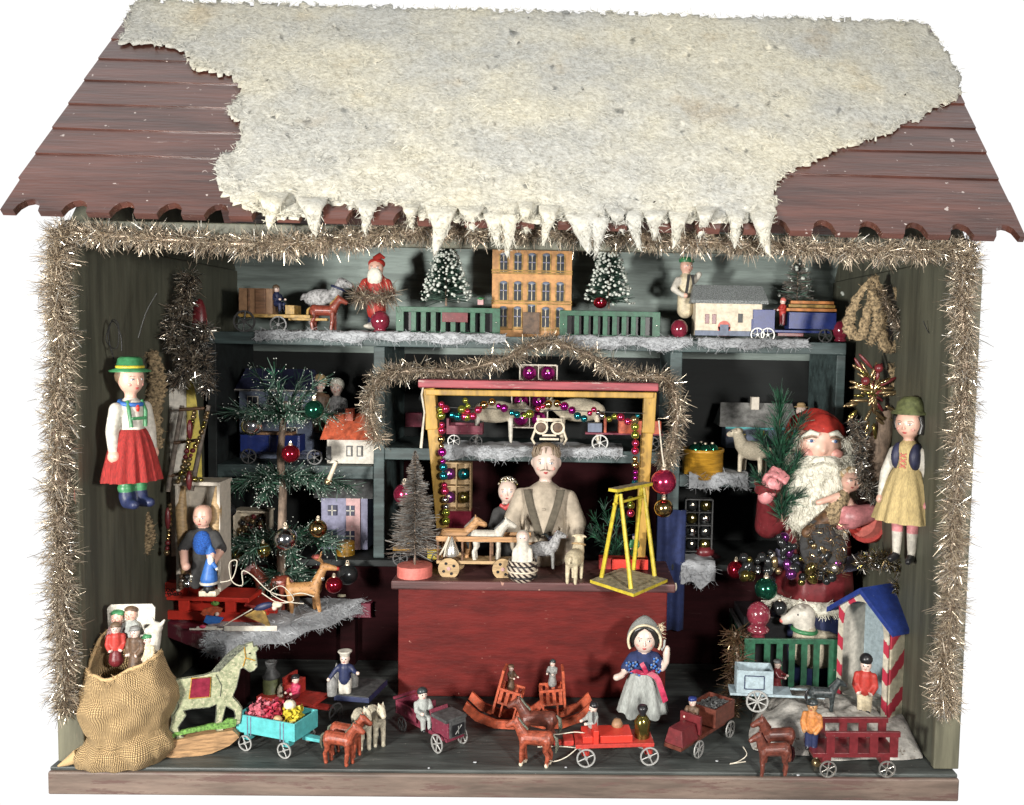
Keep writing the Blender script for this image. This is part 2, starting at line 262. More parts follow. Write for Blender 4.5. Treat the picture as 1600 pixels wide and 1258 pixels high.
# smooth continuous body: overlapping tapered limbs fused into one surface, paint chosen by the nearest limb
def fuse(name,prims,vox,parent=None,smooth=4,extra=None,M=None,carve=0):
    g=MB()
    for p in prims:
        if p[0]=='c':
            _,a,b,r0,r1,m=p[:6]; a=Vector(a);b=Vector(b); d=(b-a).normalized(); K=4
            pa=[a-d*r0*math.cos(i*PI/2/K) for i in range(K)]; ra=[max(.02,r0*math.sin(i*PI/2/K)) for i in range(K)]
            pb=[b+d*r1*math.sin(i*PI/2/K) for i in range(1,K+1)]; rb=[max(.02,r1*math.cos(i*PI/2/K)) for i in range(1,K+1)]
            g.tube(pa+[a,b]+pb,ra+[r0,r1]+rb,'black',12)
        else: g.ell(p[1],p[2],'black',16,p[4] if len(p)>4 else None)
    o=g.build('tmp'); md=o.modifiers.new('r','REMESH'); md.mode='VOXEL'; md.voxel_size=vox
    ms=o.modifiers.new('s','SMOOTH'); ms.iterations=smooth; ms.factor=.5
    if carve: dc=o.modifiers.new('d','DECIMATE'); dc.ratio=carve
    bpy.context.view_layer.update(); dg=bpy.context.evaluated_depsgraph_get(); me=bpy.data.meshes.new_from_object(o.evaluated_get(dg))
    bpy.data.objects.remove(o)
    n=len(me.polygons); c=np.empty(n*3); me.polygons.foreach_get('center',c); c=c.reshape(-1,3); best=np.full(n,1e9); idx=np.zeros(n,int); mats=[]
    for p in prims:
        m=p[5] if p[0]=='c' else p[3]
        if m not in mats: mats.append(m)
        if p[0]=='c':
            a=np.array(p[1],float); b=np.array(p[2],float); ab=b-a; t=np.clip(((c-a)@ab)/max(1e-9,ab@ab),0,1); dd=np.linalg.norm(c-(a+t[:,None]*ab),axis=1)-(p[3]+(p[4]-p[3])*t)
        else:
            r=np.array(p[2] if not isinstance(p[2],(int,float)) else (p[2],)*3,float); q=c-np.array(p[1],float)
            if len(p)>4: q=q@np.array(Euler([math.radians(x) for x in p[4]]).to_matrix())
            dd=(np.linalg.norm(q/r,axis=1)-1)*r.min()
        w=dd<best; best[w]=dd[w]; idx[w]=mats.index(m)
    me.materials.clear()
    for m in mats: me.materials.append(MT[m])
    me.polygons.foreach_set('material_index',idx.astype(np.int32)); me.polygons.foreach_set('use_smooth',np.full(n,not carve))
    me.name=name
    if extra is not None:   # merge painted features into the same mesh
        vs=[tuple(v.co) for v in me.vertices]; fs=[tuple(p.vertices) for p in me.polygons]; mi=[p.material_index for p in me.polygons]
        e=MB(); e.v=vs; e.f=fs; e.mi=mi; e.sm=[not carve]*n; e.mats=mats; k=len(vs)
        for m in extra.mats:
            if m not in e.mats: e.mats.append(m)
        e.v+=extra.v; e.f+=[tuple(i+k for i in f) for f in extra.f]; e.mi+=[e.mats.index(extra.mats[i]) for i in extra.mi]; e.sm+=extra.sm
        bpy.data.meshes.remove(me); return e.build(name,parent)
    ob=bpy.data.objects.new(name,me); COL.objects.link(ob); ob.parent=parent
    return ob
# ------------------------------------------------------------------ light
w=bpy.data.worlds.new('World'); SC.world=w; w.use_nodes=True; N=w.node_tree.nodes; L=w.node_tree.links; bg=N['Background']
tc=N.new('ShaderNodeTexCoord'); sp=N.new('ShaderNodeSeparateXYZ'); L.new(tc.outputs['Generated'],sp.inputs[0])
# white backdrop behind and around the model, dimmer room on the camera's side
rp=N.new('ShaderNodeValToRGB'); mr=N.new('ShaderNodeMapRange'); mr.inputs[1].default_value=-1; mr.inputs[2].default_value=1; L.new(sp.outputs[1],mr.inputs[0]); L.new(mr.outputs[0],rp.inputs[0])
rp.color_ramp.elements[0].position=.30; rp.color_ramp.elements[0].color=(.06,.062,.07,1); rp.color_ramp.elements[1].position=.56; rp.color_ramp.elements[1].color=(1.05,1.05,1.05,1)
L.new(rp.outputs[0],bg.inputs[0]); bg.inputs[1].default_value=1.0
def lamp(name,loc,tgt,size,e,col,sy=None):
    l=bpy.data.lights.new(name,'AREA'); l.shape='RECTANGLE'; l.size=size; l.size_y=sy or size; l.energy=e; l.color=col
    o=bpy.data.objects.new(name,l); COL.objects.link(o); o.location=loc; o.rotation_euler=(Vector(tgt)-Vector(loc)).to_track_quat('-Z','Y').to_euler(); return o
lamp('window_light',(-10.5,-14.5,5.4),(1,3,4.2),1.8,6200,(1,.965,.91),2)
lamp('lamp_light',(7,-13,7.2),(-1,2.5,3),1.6,2700,(1,.96,.91))
lamp('ceiling_light',(2,-4,22),(0,1,10),6,620,(.93,.96,1))
SC.view_settings.view_transform='Standard'; SC.view_settings.look='None'; SC.view_settings.exposure=0; SC.view_settings.gamma=1
# ------------------------------------------------------------------ the wooden stall
HW,IW=6.95,6.57
st=bpy.data.objects.new('toy_stall',None); COL.objects.link(st); tag(st,'open-fronted wooden toy stall with maroon board roof and green walls, holding everything','toy stall')
m=MB(); m.box((0,3.32,-.03),(13.89,6.93,.06),'floor_paint'); m.build('floor_panel',st,.02)
m=MB(); m.box((0,3.3,-.245),(13.93,6.96,.36),'floor_edge'); m.build('base_board',st,.03)
for sx in (-1,1):
    m=MB(); m.box((sx*(HW+IW)/2+.06,3.35,3.98),(.34,6.4,7.95),'wall_green'); m.build('side_wall',st,.02)
    m=MB(); m.box((sx*(HW+IW)/2+.06,.06,3.9),(.40,.13,7.78),'wall_edge'); m.build('corner_post',st,.02)
    m=MB(); X=sx*(HW+IW)/2+.06
    m.add([(X-.15,0.3,7.965),(X+.15,.3,7.965),(X-.15,6.5,7.965),(X+.15,6.5,7.965),(X-.15,3.7,12.2),(X+.15,3.7,12.2)],[(0,1,5,4),(1,3,5),(3,2,4,5),(2,0,4),(0,2,3,1)],'wall_green'); m.build('gable_wall',st)
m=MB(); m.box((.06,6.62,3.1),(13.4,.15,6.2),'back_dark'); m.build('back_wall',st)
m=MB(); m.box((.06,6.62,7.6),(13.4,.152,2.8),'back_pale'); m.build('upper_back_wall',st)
m=MB(); m.box((.06,.1,8.08),(13.4,.14,.3),'wall_green'); m.build('front_beam',st,.02)
EL,ER=at(8,322,-.29),at(1592,364,-.29); RL,RR=at(214,10,3.72),at(1450,44,3.72)
NR=((ER-EL).cross(RL-EL)).normalized()
if NR.y>0: NR=-NR
def roof(s,t,h=0): a=EL.lerp(ER,s); b=RL.lerp(RR,s); return a.lerp(b,t)+NR*h
def roof_hit(u,v,h=0): d=ray(u,v); o=EL+NR*h; return CAM+d*((o-CAM).dot(NR)/d.dot(NR))
ts=[-.0,.095,.2,.315,.43,.55,.665,.775,.885,1.0]
for i in range(9):
    t0,t1=ts[i],ts[i+1]; m=MB(); s0,s1=0.0,1.0; wob=random.uniform(-.003,.003)
    if i==0:   # scalloped eave board
        K=22; pts=[]
        for k in range(K):
            a=k/K; pts.append((a+.004,-.035))
            if True:
                cx=a+1/K*.62; w_=.26/K; sharp=.55 if k>K*.7 else 1
                pts.append((cx-w_-.004,-.035))
                for q in range(7): th=PI-PI*q/6; pts.append((cx+w_*math.cos(th)*(1 if sharp==1 else (1-.35*math.sin(th))),-.035+.044*math.sin(th)**sharp))
        pts.append((1,-.035)); top=[(p[0],t1+.004) for p in pts]
        n=len(pts); V=[]
        for h,hh in ((.10,.13),(-.0,.03)):
            V+=[roof(p[0],p[1],h) for p in pts]+[roof(p[0],p[1],hh-.03*(h>0)) for p in top]
        fs=[]
        for k in range(n-1): fs+=[(k,k+1,n+k+1,n+k),(2*n+k+1,2*n+k,3*n+k,3*n+k+1),(k+1,k,2*n+k,2*n+k+1)]
        fs+=[(0,n,3*n,2*n),(n-1,3*n-1,4*n-1,2*n-1)]
        m.add(V,fs,'roof_paint')
    else:
        nn=24; V=[]
        for (t,h) in ((t0,.085),(t1+.006,.06),(t0,.0),(t1,.0)):
            V+=[roof(s0+(s1-s0)*k/nn,t+wob*math.sin(k*.7),h) for k in range(nn+1)]
        n=nn+1; fs=[]
        for k in range(nn): fs+=[(k,k+1,n+k+1,n+k),(k+1,k,2*n+k,2*n+k+1),(2*n+k+1,2*n+k,3*n+k,3*n+k+1)]
        fs+=[(0,n,3*n,2*n),(n-1,3*n-1,4*n-1,2*n-1)]
        m.add(V,fs,'roof_paint')
    m.build('roof_board',st)
m=MB(); V=[RL-NR*.02,RR-NR*.02,RR+Vector((0,3.9,-4.1)),RL+Vector((0,3.9,-4.1))]; V=V+[p+Vector((0,-.08,-.1)) for p in V]
m.add(V,[(0,1,2,3),(7,6,5,4),(0,4,5,1),(1,5,6,2),(2,6,7,3),(3,7,4,0)],'roof_paint'); m.build('back_roof',st)
# ------------------------------------------------------------------ cotton snow on the roof
left=[(212,10),(204,40),(190,76),(262,82),(290,88),(302,116),(345,124),(366,128),(382,152),(360,178),(368,196),(382,204),(377,226),(372,240),(352,252),(342,262),(340,285),(352,312),(376,332),(392,338)]
right=[(1440,44),(1450,55),(1478,96),(1494,120),(1500,160),(1478,172),(1452,178),(1430,196),(1402,206),(1395,214),(1350,230),(1310,240),(1280,258),(1250,270),(1214,290),(1210,310),(1213,342)]
bottom=[(430,350),(470,352),(500,334),(530,326),(560,338),(600,330),(622,326),(650,350),(690,356),(760,350),(800,358),(850,356),(900,360),(960,356),(1000,362),(1060,358),(1120,364),(1160,358),(1200,362)]
poly=left+bottom+right[::-1]
def inside(x,y):
    c=False; n=len(poly)
    for i in range(n):
        x1,y1=poly[i]; x2,y2=poly[(i+1)%n]
        if (y1>y)!=(y2>y) and x<(x2-x1)*(y-y1)/(y2-y1)+x1: c=not c
    return c
snow=bpy.data.objects.new('snow_blanket',None); COL.objects.link(snow); tag(snow,'thick felted cream wool blanket like snow with icicle points covering the roof','snow blanket')
stp=4.5; gx=int(1320/stp); gy=int(352/stp); V=[];ids={};fs=[];m=MB()
def wn(u,v): return (noise.noise((u*.11,v*.13,3)),noise.noise((u*.11,v*.13,9)))
cells=set((i,j) for i in range(gx) for j in range(gy) if inside(185+i*stp+stp/2+4*noise.noise((i*.5,j*.5,1)),6+j*stp+stp/2+4*noise.noise((i*.6,j*.6,5))))
def vid(i,j,lay):
    k=(i,j,lay)
    if k not in ids:
        u=185+i*stp;v=6+j*stp; a,b=wn(u,v); u+=a*6;v+=b*6
        edge=not all((i-q,j-r) in cells for q in (0,1) for r in (0,1))
        h=.135+.035*noise.noise((u*.02,v*.03,0))+.015*noise.noise((u*.11,v*.16,0))+.016*noise.noise((u*.31,v*.37,2))
        if edge: h=.125
        if lay: h=.105
        ids[k]=len(V); V.append(roof_hit(u,v,0)+NR*h)
    return ids[k]
for (i,j) in cells:
    fs.append((vid(i,j,0),vid(i,j+1,0),vid(i+1,j+1,0),vid(i+1,j,0)))
    for (di,dj,a,b) in ((-1,0,(i,j),(i,j+1)),(1,0,(i+1,j+1),(i+1,j)),(0,-1,(i+1,j),(i,j)),(0,1,(i,j+1),(i+1,j+1))):
        if (i+di,j+dj) not in cells: fs.append((vid(*a,0),vid(*a,1),vid(*b,1),vid(*b,0)))
m.add(V,fs,'wool',True)
edgec=[c for c in cells if any((c[0]+a,c[1]+b) not in cells for a,b in ((1,0),(-1,0),(0,1),(0,-1)))]
cl=list(cells)
for k in range(9000):
    i,j=random.choice(cl) if k<7000 else random.choice(edgec); u=185+i*stp+random.uniform(0,stp);v=6+j*stp+random.uniform(0,stp)
    p=roof_hit(u,v,0)+NR*.15; d=Vector((random.gauss(0,1),random.gauss(0,.6),random.gauss(0,.6)+.0)); d-=NR*d.dot(NR)*.85; 
    if k<7000: p=p-NR*.02+NR*random.uniform(0,.03)
    m.strand(p,d+NR*.12,random.uniform(.04,.12),.009,'wool',random.uniform(-.5,.5))
m.build('felt_sheet',snow)
ice=[(425,364,52,40),(487,376,48,44),(573,366,40,34),(641,350,32,20),(690,402,50,60),(735,360,36,22),(772,384,34,36),(796,396,34,50),(821,372,28,32),(858,388,36,46),(909,392,46,46),(937,396,30,42),(990,398,34,46),(963,368,26,20),(1022,370,44,26),(1060,386,40,40),(1103,378,40,32),(1150,390,34,40),(1191,402,38,52)]
for (u,v,wd,ln) in ice:
    m=MB(); K=9; wd*=random.uniform(.85,1.3); ln+=8; v+=random.uniform(-8,7); lean=random.uniform(-9,9); R=[]; y0=v-ln-8
    tipx=u+lean*1.2
    for k in range(K+1):
        t=k/K; cu=u+(tipx-u)*t**2+random.uniform(-1,1)*(t>0); cv=y0+(v-y0)*t; wv=wd/2*(1-t)**.8*(1-.25*math.sin(t*PI))+.8
        if t>.6 and ln>40: cu+=4*(t-.6)*(1 if u>800 else -1)
        # starts on top of the roof edge, then falls in front of it
        c=(roof_hit(cu,cv,.15) if t<.28 else None)
        c2=at(cu,cv,-.50-.06*math.sin(t*6)); c=c2 if c is None else c.lerp(c2,t/.28)
        s=S(c); R.append([c+Vector((math.cos(2*PI*q/12)*wv*s,math.sin(2*PI*q/12)*min(wv*.55,7)*s,0))+Vector((random.uniform(-1,1),0,random.uniform(-1,1)))*s*1.2 for q in range(12)])
    m.ring(R,'wool')
    for q in range(70):
        k=random.randint(0,K-1); p=random.choice(R[k]); m.strand(p,(random.gauss(0,.5),-.3,random.gauss(-.7,.5)),random.uniform(.04,.14),.010,'wool',random.uniform(-.5,.5))
    m.build('icicle',snow)
# ------------------------------------------------------------------ tinsel
def catmull(P,n):
    P=[Vector(p) for p in P]; Q=[P[0]]+P+[P[-1]]; out=[]; K=len(P)-1
    for i in range(n+1):
        x=i/n*K; k=min(int(x),K-1); t=x-k; a,b,c,d=Q[k:k+4]
        out.append(.5*((2*b)+(c-a)*t+(2*a-5*b+4*c-d)*t*t+(3*b-a-3*c+d)*t**3))
    return out
def tinsel(name,label,P,rad,cnt,ln,mats=('brass','brass','silver','bronze','bronze','brass'),w=.009,grav=.35,group='tinsel garlands',cat='tinsel garland',core=True,y_off=0):
    C=catmull(P,max(8,len(P)*6)); m=MB()
    if core: m.tube(C,[rad*.25+.02*math.sin(i*1.7) for i in range(len(C))],'bronze',8)
    for i in range(cnt):
        x=random.random()*(len(C)-1); k=int(x); p=C[k].lerp(C[k+1],x-k); t=(C[k+1]-C[k]).normalized()
        d=Vector((random.gauss(0,1),random.gauss(0,1)-.25,random.gauss(0,1))); d-=t*d.dot(t)*.45; d.normalize(); r=rad*(1+.25*math.sin(x*2.1)+.15*math.sin(x*5.3))
        q=p+d*r*random.uniform(.1,.75); d2=(d+Vector((random.gauss(0,.6),random.gauss(0,.6),random.gauss(0,.6)-grav))).normalized()
        m.strand(q,d2,ln*random.uniform(.5,1.3)*(r/rad),w*random.uniform(.7,1.4),random.choice(mats),random.uniform(-.5,.5))
    o=m.build(name); tag(o,label,cat,group); return o
tinsel('tinsel_garland','fluffy gold and silver tinsel garland winding down the left corner post',[at(98,365,-.1),at(88,450,-.2),at(96,540,-.16),at(90,640,-.2),at(92,760,-.2),at(95,880,-.2),at(98,1000,-.2),at(104,1112,-.15)],.225,15000,.14)
tinsel('tinsel_garland','fluffy gold and silver tinsel garland winding down the right corner post',[at(1510,398,-.1),at(1503,480,-.2),at(1508,600,-.16),at(1497,720,-.2),at(1490,840,-.2),at(1486,960,-.2),at(1474,1060,-.2),at(1478,1108,-.15)],.215,14000,.14)
tinsel('tinsel_garland','long brassy tinsel garland strung under the scalloped eave',[at(90,362,-.05),at(230,372,-.12),at(400,382,-.1),at(520,376,-.1),at(640,362,-.05),at(800,362,-.0),at(960,368,0),at(1100,378,-.05),at(1280,388,-.1),at(1420,392,-.1),at(1520,388,-.05)],.19,19000,.14)
tinsel('tinsel_garland','dull tinsel garland arched over the red-topped inner frame',[at(590,690,4.0),at(580,640,4.0),at(592,590,4.0),at(640,580,4.0),at(720,578,4.05),at(790,560,4.1),at(850,535,4.1),at(920,555,4.05),at(980,588,4.0),at(1040,592,4.0),at(1058,640,4.0),at(1050,700,4.0),at(1035,728,4.0)],.21,9000,.15,w=.009)
# ================================================================== shelf unit
FY=4.4
def X(u,v,y=FY): return at(u,v,y).x
def Z(u,v,y=FY): return at(u,v,y).z
un=bpy.data.objects.new('shelf_unit',None); COL.objects.link(un); tag(un,'dark teal wooden shelf unit with uneven compartments filling the back of the stall','shelf unit')
xl,x1,x2,xr=X(322,530),X(592,600),X(1056,600),X(1322,560); zt=6.62
def board(x0,x1_,y0,y1,z0,z1,m,name,bev=.015,par=un):
    b=MB(); b.box(((x0+x1_)/2,(y0+y1)/2,(z0+z1)/2),(abs(x1_-x0),y1-y0,z1-z0),m); return b.build(name,par,bev)
board(xl,xr,FY,6.53,zt-.24,zt,'shelf_teal','shelf')
for x,wd in ((xl+.09,.18),(x1,.22),(x2,.24),(xr-.09,.18)): board(x-wd/2,x+wd/2,FY+.02,6.52,2.12,zt-.245,'shelf_dark' if x<xl+1 else 'shelf_teal','upright')  # outer left upright: shade put into its darker colour
zl,zc,zr=Z(450,727),Z(820,703),Z(1120,743)
board(xl+.185,x1-.115,FY+.01,6.52,zl-.26,zl,'shelf_teal','shelf')
board(x1+.115,x2-.125,FY+.01,6.52,zc-.24,zc,'shelf_teal','shelf')
board(x2+.125,xr-.185,FY+.01,6.52,zr-.24,zr,'shelf_teal','shelf')
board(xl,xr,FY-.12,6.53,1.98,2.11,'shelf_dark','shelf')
board(xl+.05,xr-.05,FY,6.5,.01,1.975,'dark_maroon','base_cabinet')
board(x1+.12,x2-.13,6.40,6.45,2.13,zc-.25,'dark_maroon','back_panel')
# ================================================================== counter, inner frame, side table
ctr=bpy.data.objects.new('sales_counter',None); COL.objects.link(ctr); tag(ctr,'dark red wooden counter in the middle of the stall with an overhanging top','counter')
cy=2.62; cxa,cxb=X(622,1000,cy),X(1041,1000,cy); czt=2.2
board(cxa,cxb,cy,4.1,.01,czt-.17,'counter_red','counter_body',.02,ctr)
board(X(611,905,cy-.12),X(1056,905,cy-.12),cy-.14,4.18,czt-.165,czt,'counter_top','counter_top',.03,ctr)
CT=czt
fr=bpy.data.objects.new('stall_frame',None); COL.objects.link(fr); tag(fr,'yellow wooden frame with red top beam standing on the counter','frame')
def bar(m,a,b,w,d,mt):   # squared bar between two points
    a=Vector(a);b=Vector(b);t=(b-a).normalized(); s_=t.cross(Vector((0,1,0))).normalized()*w/2; q=Vector((0,1,0))*d/2
    m.add([a-s_-q,a+s_-q,a+s_+q,a-s_+q,b-s_-q,b+s_-q,b+s_+q,b-s_+q],[(0,3,2,1),(4,5,6,7),(0,1,5,4),(1,2,6,5),(2,3,7,6),(3,0,4,7)],mt)
for (ut,vt_,ub) in ((672,606,697),(1015,612,998)):
    p=at(ut,vt_,3.62); b=on(ub,884,CT); m=MB(); bar(m,b,(p.x,3.62,p.z),.21,.24,'frame_yellow'); m.build('post',fr,.015)
    q=Vector((p.x,3.44,p.z)); m=MB(); bar(m,q+Vector(((b.x-p.x)*.2,.04,-.78)),q,.235,.1,'frame_yellow'); m.build('corner_block',fr,.015)
a=at(657,598,3.5); b=at(1027,604,3.5); m=MB(); bar(m,a,b,.15,.55,'frame_red'); m.build('top_beam',fr,.02)
a=at(668,612,3.55); b=at(1020,617,3.55); m=MB(); bar(m,a,b,.11,.40,'frame_yellow'); m.build('under_beam',fr,.015)
# small corner table, turned towards the room
tb=bpy.data.objects.new('corner_table',None); COL.objects.link(tb); tag(tb,'low dark maroon table on square legs in the left corner of the stall','table')
TZ=1.25
pa=[on(236,962,TZ),on(346,1003,TZ),on(590,928,TZ)]; c4=Vector((pa[2].x,4.25,TZ)); c5=Vector((-6.5,4.25,TZ)); c6=Vector((-6.5,pa[0].y+.5,TZ)); P=[pa[0],pa[1],pa[2],c4,c5,c6]
m=MB(); n=len(P); lo=[p-Vector((0,0,.3)) for p in P]; hi=[p-Vector((0,0,.005)) for p in P]
m.add(lo+hi,[tuple(range(n-1,-1,-1)),tuple(range(n,2*n))]+[(i,(i+1)%n,n+(i+1)%n,n+i) for i in range(n)],'plum'); m.build('table_top',tb,.02)
for (u,v) in ((374,1100),(546,1035)):
    p=on(u,v,0); m=MB(); m.box((p.x,p.y,.475),(.3,.3,.95),'dark_maroon'); m.build('leg',tb,.015)
p=Vector((-6.2,4.0,0)); m=MB(); m.box((p.x,p.y,.475),(.3,.3,.95),'dark_maroon'); m.build('leg',tb,.015)
# ragged cotton strips lying on shelves
def cotton(label,pts,y,z,depth,hang=.22,th=.05,dens=1,mt='cotton',name='cotton_strip'):
    # pts: pixel x positions along the front edge
    a=at(pts[0],530,y).x; b=at(pts[1],530,y).x; m=MB(); n=int((b-a)/.05)+2; rows=9
    def fn(i,j):
        x=a+(b-a)*i; dr=hang*(.45+.9*abs(noise.noise((x*1.3,y,z)))+.35*noise.noise((x*4,y,z))); 
        if j<.6: yy=y+depth*(1-j/.6)-.02; zz=z+th*(1+.8*noise.noise((x*5,yy*5,z)))
        else: t=(j-.6)/.4; yy=y-.05-.03*noise.noise((x*6,t*3,z)); zz=z+th*(1-t)-dr*t
        return (x+.03*noise.noise((x*9,yy*7,1)),yy,zz)
    m.grid(fn,n,rows,mt)
    for k in range(int((b-a)*260*dens)):
        x=random.uniform(a,b); t=random.random()**.7; p=Vector(fn((x-a)/(b-a),.55+.45*t)); m.strand(p,(random.gauss(0,1),-.5-random.random()*.4,random.gauss(-.35,.6)),random.uniform(.05,.17),.008,mt,random.uniform(-.6,.6))
    return tag(m.build(name),label,'cotton snow','strips of cotton snow on the shelves')
cotton('long grey cotton snow strip along the top shelf at left',(400,790),FY,zt,.5,.2)
cotton('grey cotton snow strip along the top shelf behind right green fence',(872,1082),FY,zt,.5,.24)
cotton('grey cotton snow strip on the top shelf beneath the blue lorry',(1090,1262),FY,zt,.5,.18)
cotton('thick cotton snow fringe on the middle shelf above the red wagon',(690,850),FY,zc,.9,.2)
cotton('thick cotton snow fringe on the middle shelf right of the shopkeeper doll',(862,978),FY,zc,.9,.22)
cotton('ragged cotton snow strip under the yellow round tub',(1082,1176),FY,zr,.7,.35)
cotton('ragged cotton rag drooping from the low shelf right of the counter',(1072,1128),FY-.14,2.12,.7,.5)
m=MB(); a=Vector(on(322,995,TZ)); b=Vector(on(354,1004,TZ)); c=Vector(on(592,931,TZ))
def edge(i): 
    return (a.lerp(b,i/.25) if i<.25 else b.lerp(c,(i-.25)/.75))
def fn(i,j):
    p=edge(i); inn=Vector((-.35,1.0,0)).normalized(); x=p.x
    if j<.6: q=p+inn*(1-j/.6)*(1.5-.7*abs(i-.6)+.25*noise.noise((x*3,1,1))); z=TZ+.035+.03*noise.noise((q.x*5,q.y*5,2))
    else:
        t=(j-.6)/.4; q=p-inn*(.06+.08*t+.04*noise.noise((x*7,t,3))); z=TZ+.03*(1-t)-(.22+.18*noise.noise((x*2.2,5,1)))*t
    return (q.x,q.y,z)
m.grid(fn,60,12,'cotton')
for k in range(4200):
    t=random.random(); p=Vector(fn(random.random(),.3+.7*t)); m.strand(p,(random.gauss(0,1),-.6,random.gauss(-.3,.6)),random.uniform(.04,.15),.007,'cotton',random.uniform(-.8,.8))
tag(m.build('cotton_mat'),'shaggy grey cotton snow mat hanging over the corner table edge','cotton snow')
# ================================================================== builders
def wheel(par,x,y,z,r,mt='wheel_tin',sp=4,t=1.6,ax=0):
    m=MB(); m.M=TR(x,y,z,rz=ax); m.rim((0,0,0),r,r*.84,t,mt,22)
    for k in range(sp): a=PI*2*k/sp+.4; m.cyl((0,0,0),(math.cos(a)*r*.88,0,math.sin(a)*r*.88),r*.075,mt,n=6)
    w=m.build('wheel',par); m=MB(); m.M=TR(x,y,z,rz=ax); m.cyl((0,-t*.8,0),(0,t*.8,0),r*.2,mt,n=10); m.build('hub',w); return w
def B(par,name,boxes,mt,bev=.5,**k):
    m=MB()
    for b in boxes: m.box(b[0],b[1],b[2] if len(b)>2 and isinstance(b[2],str) else mt,**(b[-1] if isinstance(b[-1],dict) else {}))
    return m.build(name,par,bev)
CACHE={}
def inst(key,name,par,fn):
    if key in CACHE: o=bpy.data.objects.new(name,CACHE[key]); COL.objects.link(o); o.parent=par
    else: o=fn(); o.parent=par; CACHE[key]=o.data
    return o
def horse(name,label,cat,u,v,z,h,rz,pm,mane='black',hoof=None,tail=True,group=None,saddle=None,lean=0,white=None,key=None,y=None,neck=1):
    t=T(name,label,cat,u,v,z=z,y=y,rz=rz,k=h/100,group=group); hf=hoof or pm; wm=white or pm
    def mk():
        nx=14*neck
        pr=[('c',(-27,0,61),(20,0,60),16,15,pm),('c',(20,0,61),(27,0,70),14,12,pm),('c',(25,0,70),(27+nx,0,93),13,9.5,pm),('c',(27+nx,0,94),(46+nx,0,84),9.5,6.5,wm),('c',(-30,0,64),(-32,0,58),14,13,pm)]
        for s in (-1,1):
            pr+=[('c',(23,s*8,54),(24+s*1.5,s*8.5,28),8,5,pm),('c',(24+s*1.5,s*8.5,28),(23+s*3,s*8.5,9),6,5,pm),('c',(23+s*3,s*8.5,7),(24+s*3,s*8.5,3),4.6,5,hf),
                 ('c',(-31,s*8,58),(-28+s*2,s*8.5,36),10,6,pm),('c',(-28+s*2,s*8.5,36),(-34+s*2,s*8.5,24),6,4.6,pm),('c',(-34+s*2,s*8.5,24),(-32+s*2,s*8.5,9),5.4,5,pm),('c',(-32+s*2,s*8.5,7),(-31+s*2,s*8.5,3),4.6,5,hf),
                 ('c',(25+nx,s*4.5,99),(24+nx,s*5.5,107),3,1.6,pm)]
        e=MB()
        for s in (-1,1): e.ell((33+nx,s*6.6,95),(1.7,1.2,1.7),'black',8); e.ell((48+nx,s*4,84),(1.2,1.2,1.2),'black',6)
        return fuse('body',pr,2.0,None,2,e,carve=.10)
    inst(('horse',key or pm,hf,wm,neck),'body',t,mk)
    if mane:
        def mn():
            m=MB(); nx=14*neck; m.tube([(28+nx,0,104),(22+nx,0,100),(22+nx*.4,0,90),(14,0,78)],[1.5,4,4,2.5],mane,8,flat=1); return m.build('mane')
        inst(('mane',mane,neck),'mane',t,mn)
    if tail:
        def tl():
            m=MB(); m.tube([(-42,0,70),(-49,0,62),(-51,0,45),(-48,0,30)],[2,4,4.5,1.5],mane or pm,8); return m.build('tail')
        inst(('tail',mane or pm),'tail',t,tl)
    if saddle: 
        m=MB(); m.ell((-2,0,66),(13,16.5,12),saddle,14); m.build('saddle_cloth',t)
    return t
def hat(par,kind,mt,z,r,band=None,x=0,y=0,tilt=0):
    m=MB(); m.M=TR(x,y,z,rx=tilt)
    if kind=='cap': m.lathe([(r*1.02,0),(r*1.08,r*.35),(r*.9,r*.7),(.1,r*.8)],(0,0,0),mt,16); m.ell((0,-r*.85,r*.1),(r*.8,r*.6,r*.12),mt,10)
    if kind=='hair': m.ell((0,r*.12,0),(r*1.06,r*1.0,r*.9),mt,14)
    if kind=='bowler': m.lathe([(r*1.6,0),(r*1.6,r*.1),(r*.98,r*.22),(r*.95,r*.7),(r*.6,r*1.0),(.1,r*1.05)],(0,0,0),mt,18)
    if kind=='sailor': m.lathe([(r*.9,0),(r*.95,r*.4),(r*1.35,r*.85),(r*1.35,r*1.05),(r*1.1,r*1.08),(.1,r*.9)],(0,0,0),mt,18)
    if kind=='busby': m.ell((0,r*.05,r*.55),(r*1.1,r*1.1,r*1.05),mt,14)
    if kind=='tyrol':
        m.lathe([(r*1.7,0),(r*1.72,r*.12),(r*1.15,r*.3),(r*1.0,r*1.15),(r*.75,r*1.35),(.1,r*1.3)],(0,0,0),mt,22); 
    ho=m.build('hair' if kind=='hair' else 'hat',par)
    if band: m=MB(); m.M=TR(x,y,z,rx=tilt); m.lathe([(r*1.16,r*.34),(r*1.20,r*.4),(r*1.16,r*.58),(r*1.08,r*.5)],(0,0,0),band,22); m.build('hat_band',ho)
    return ho
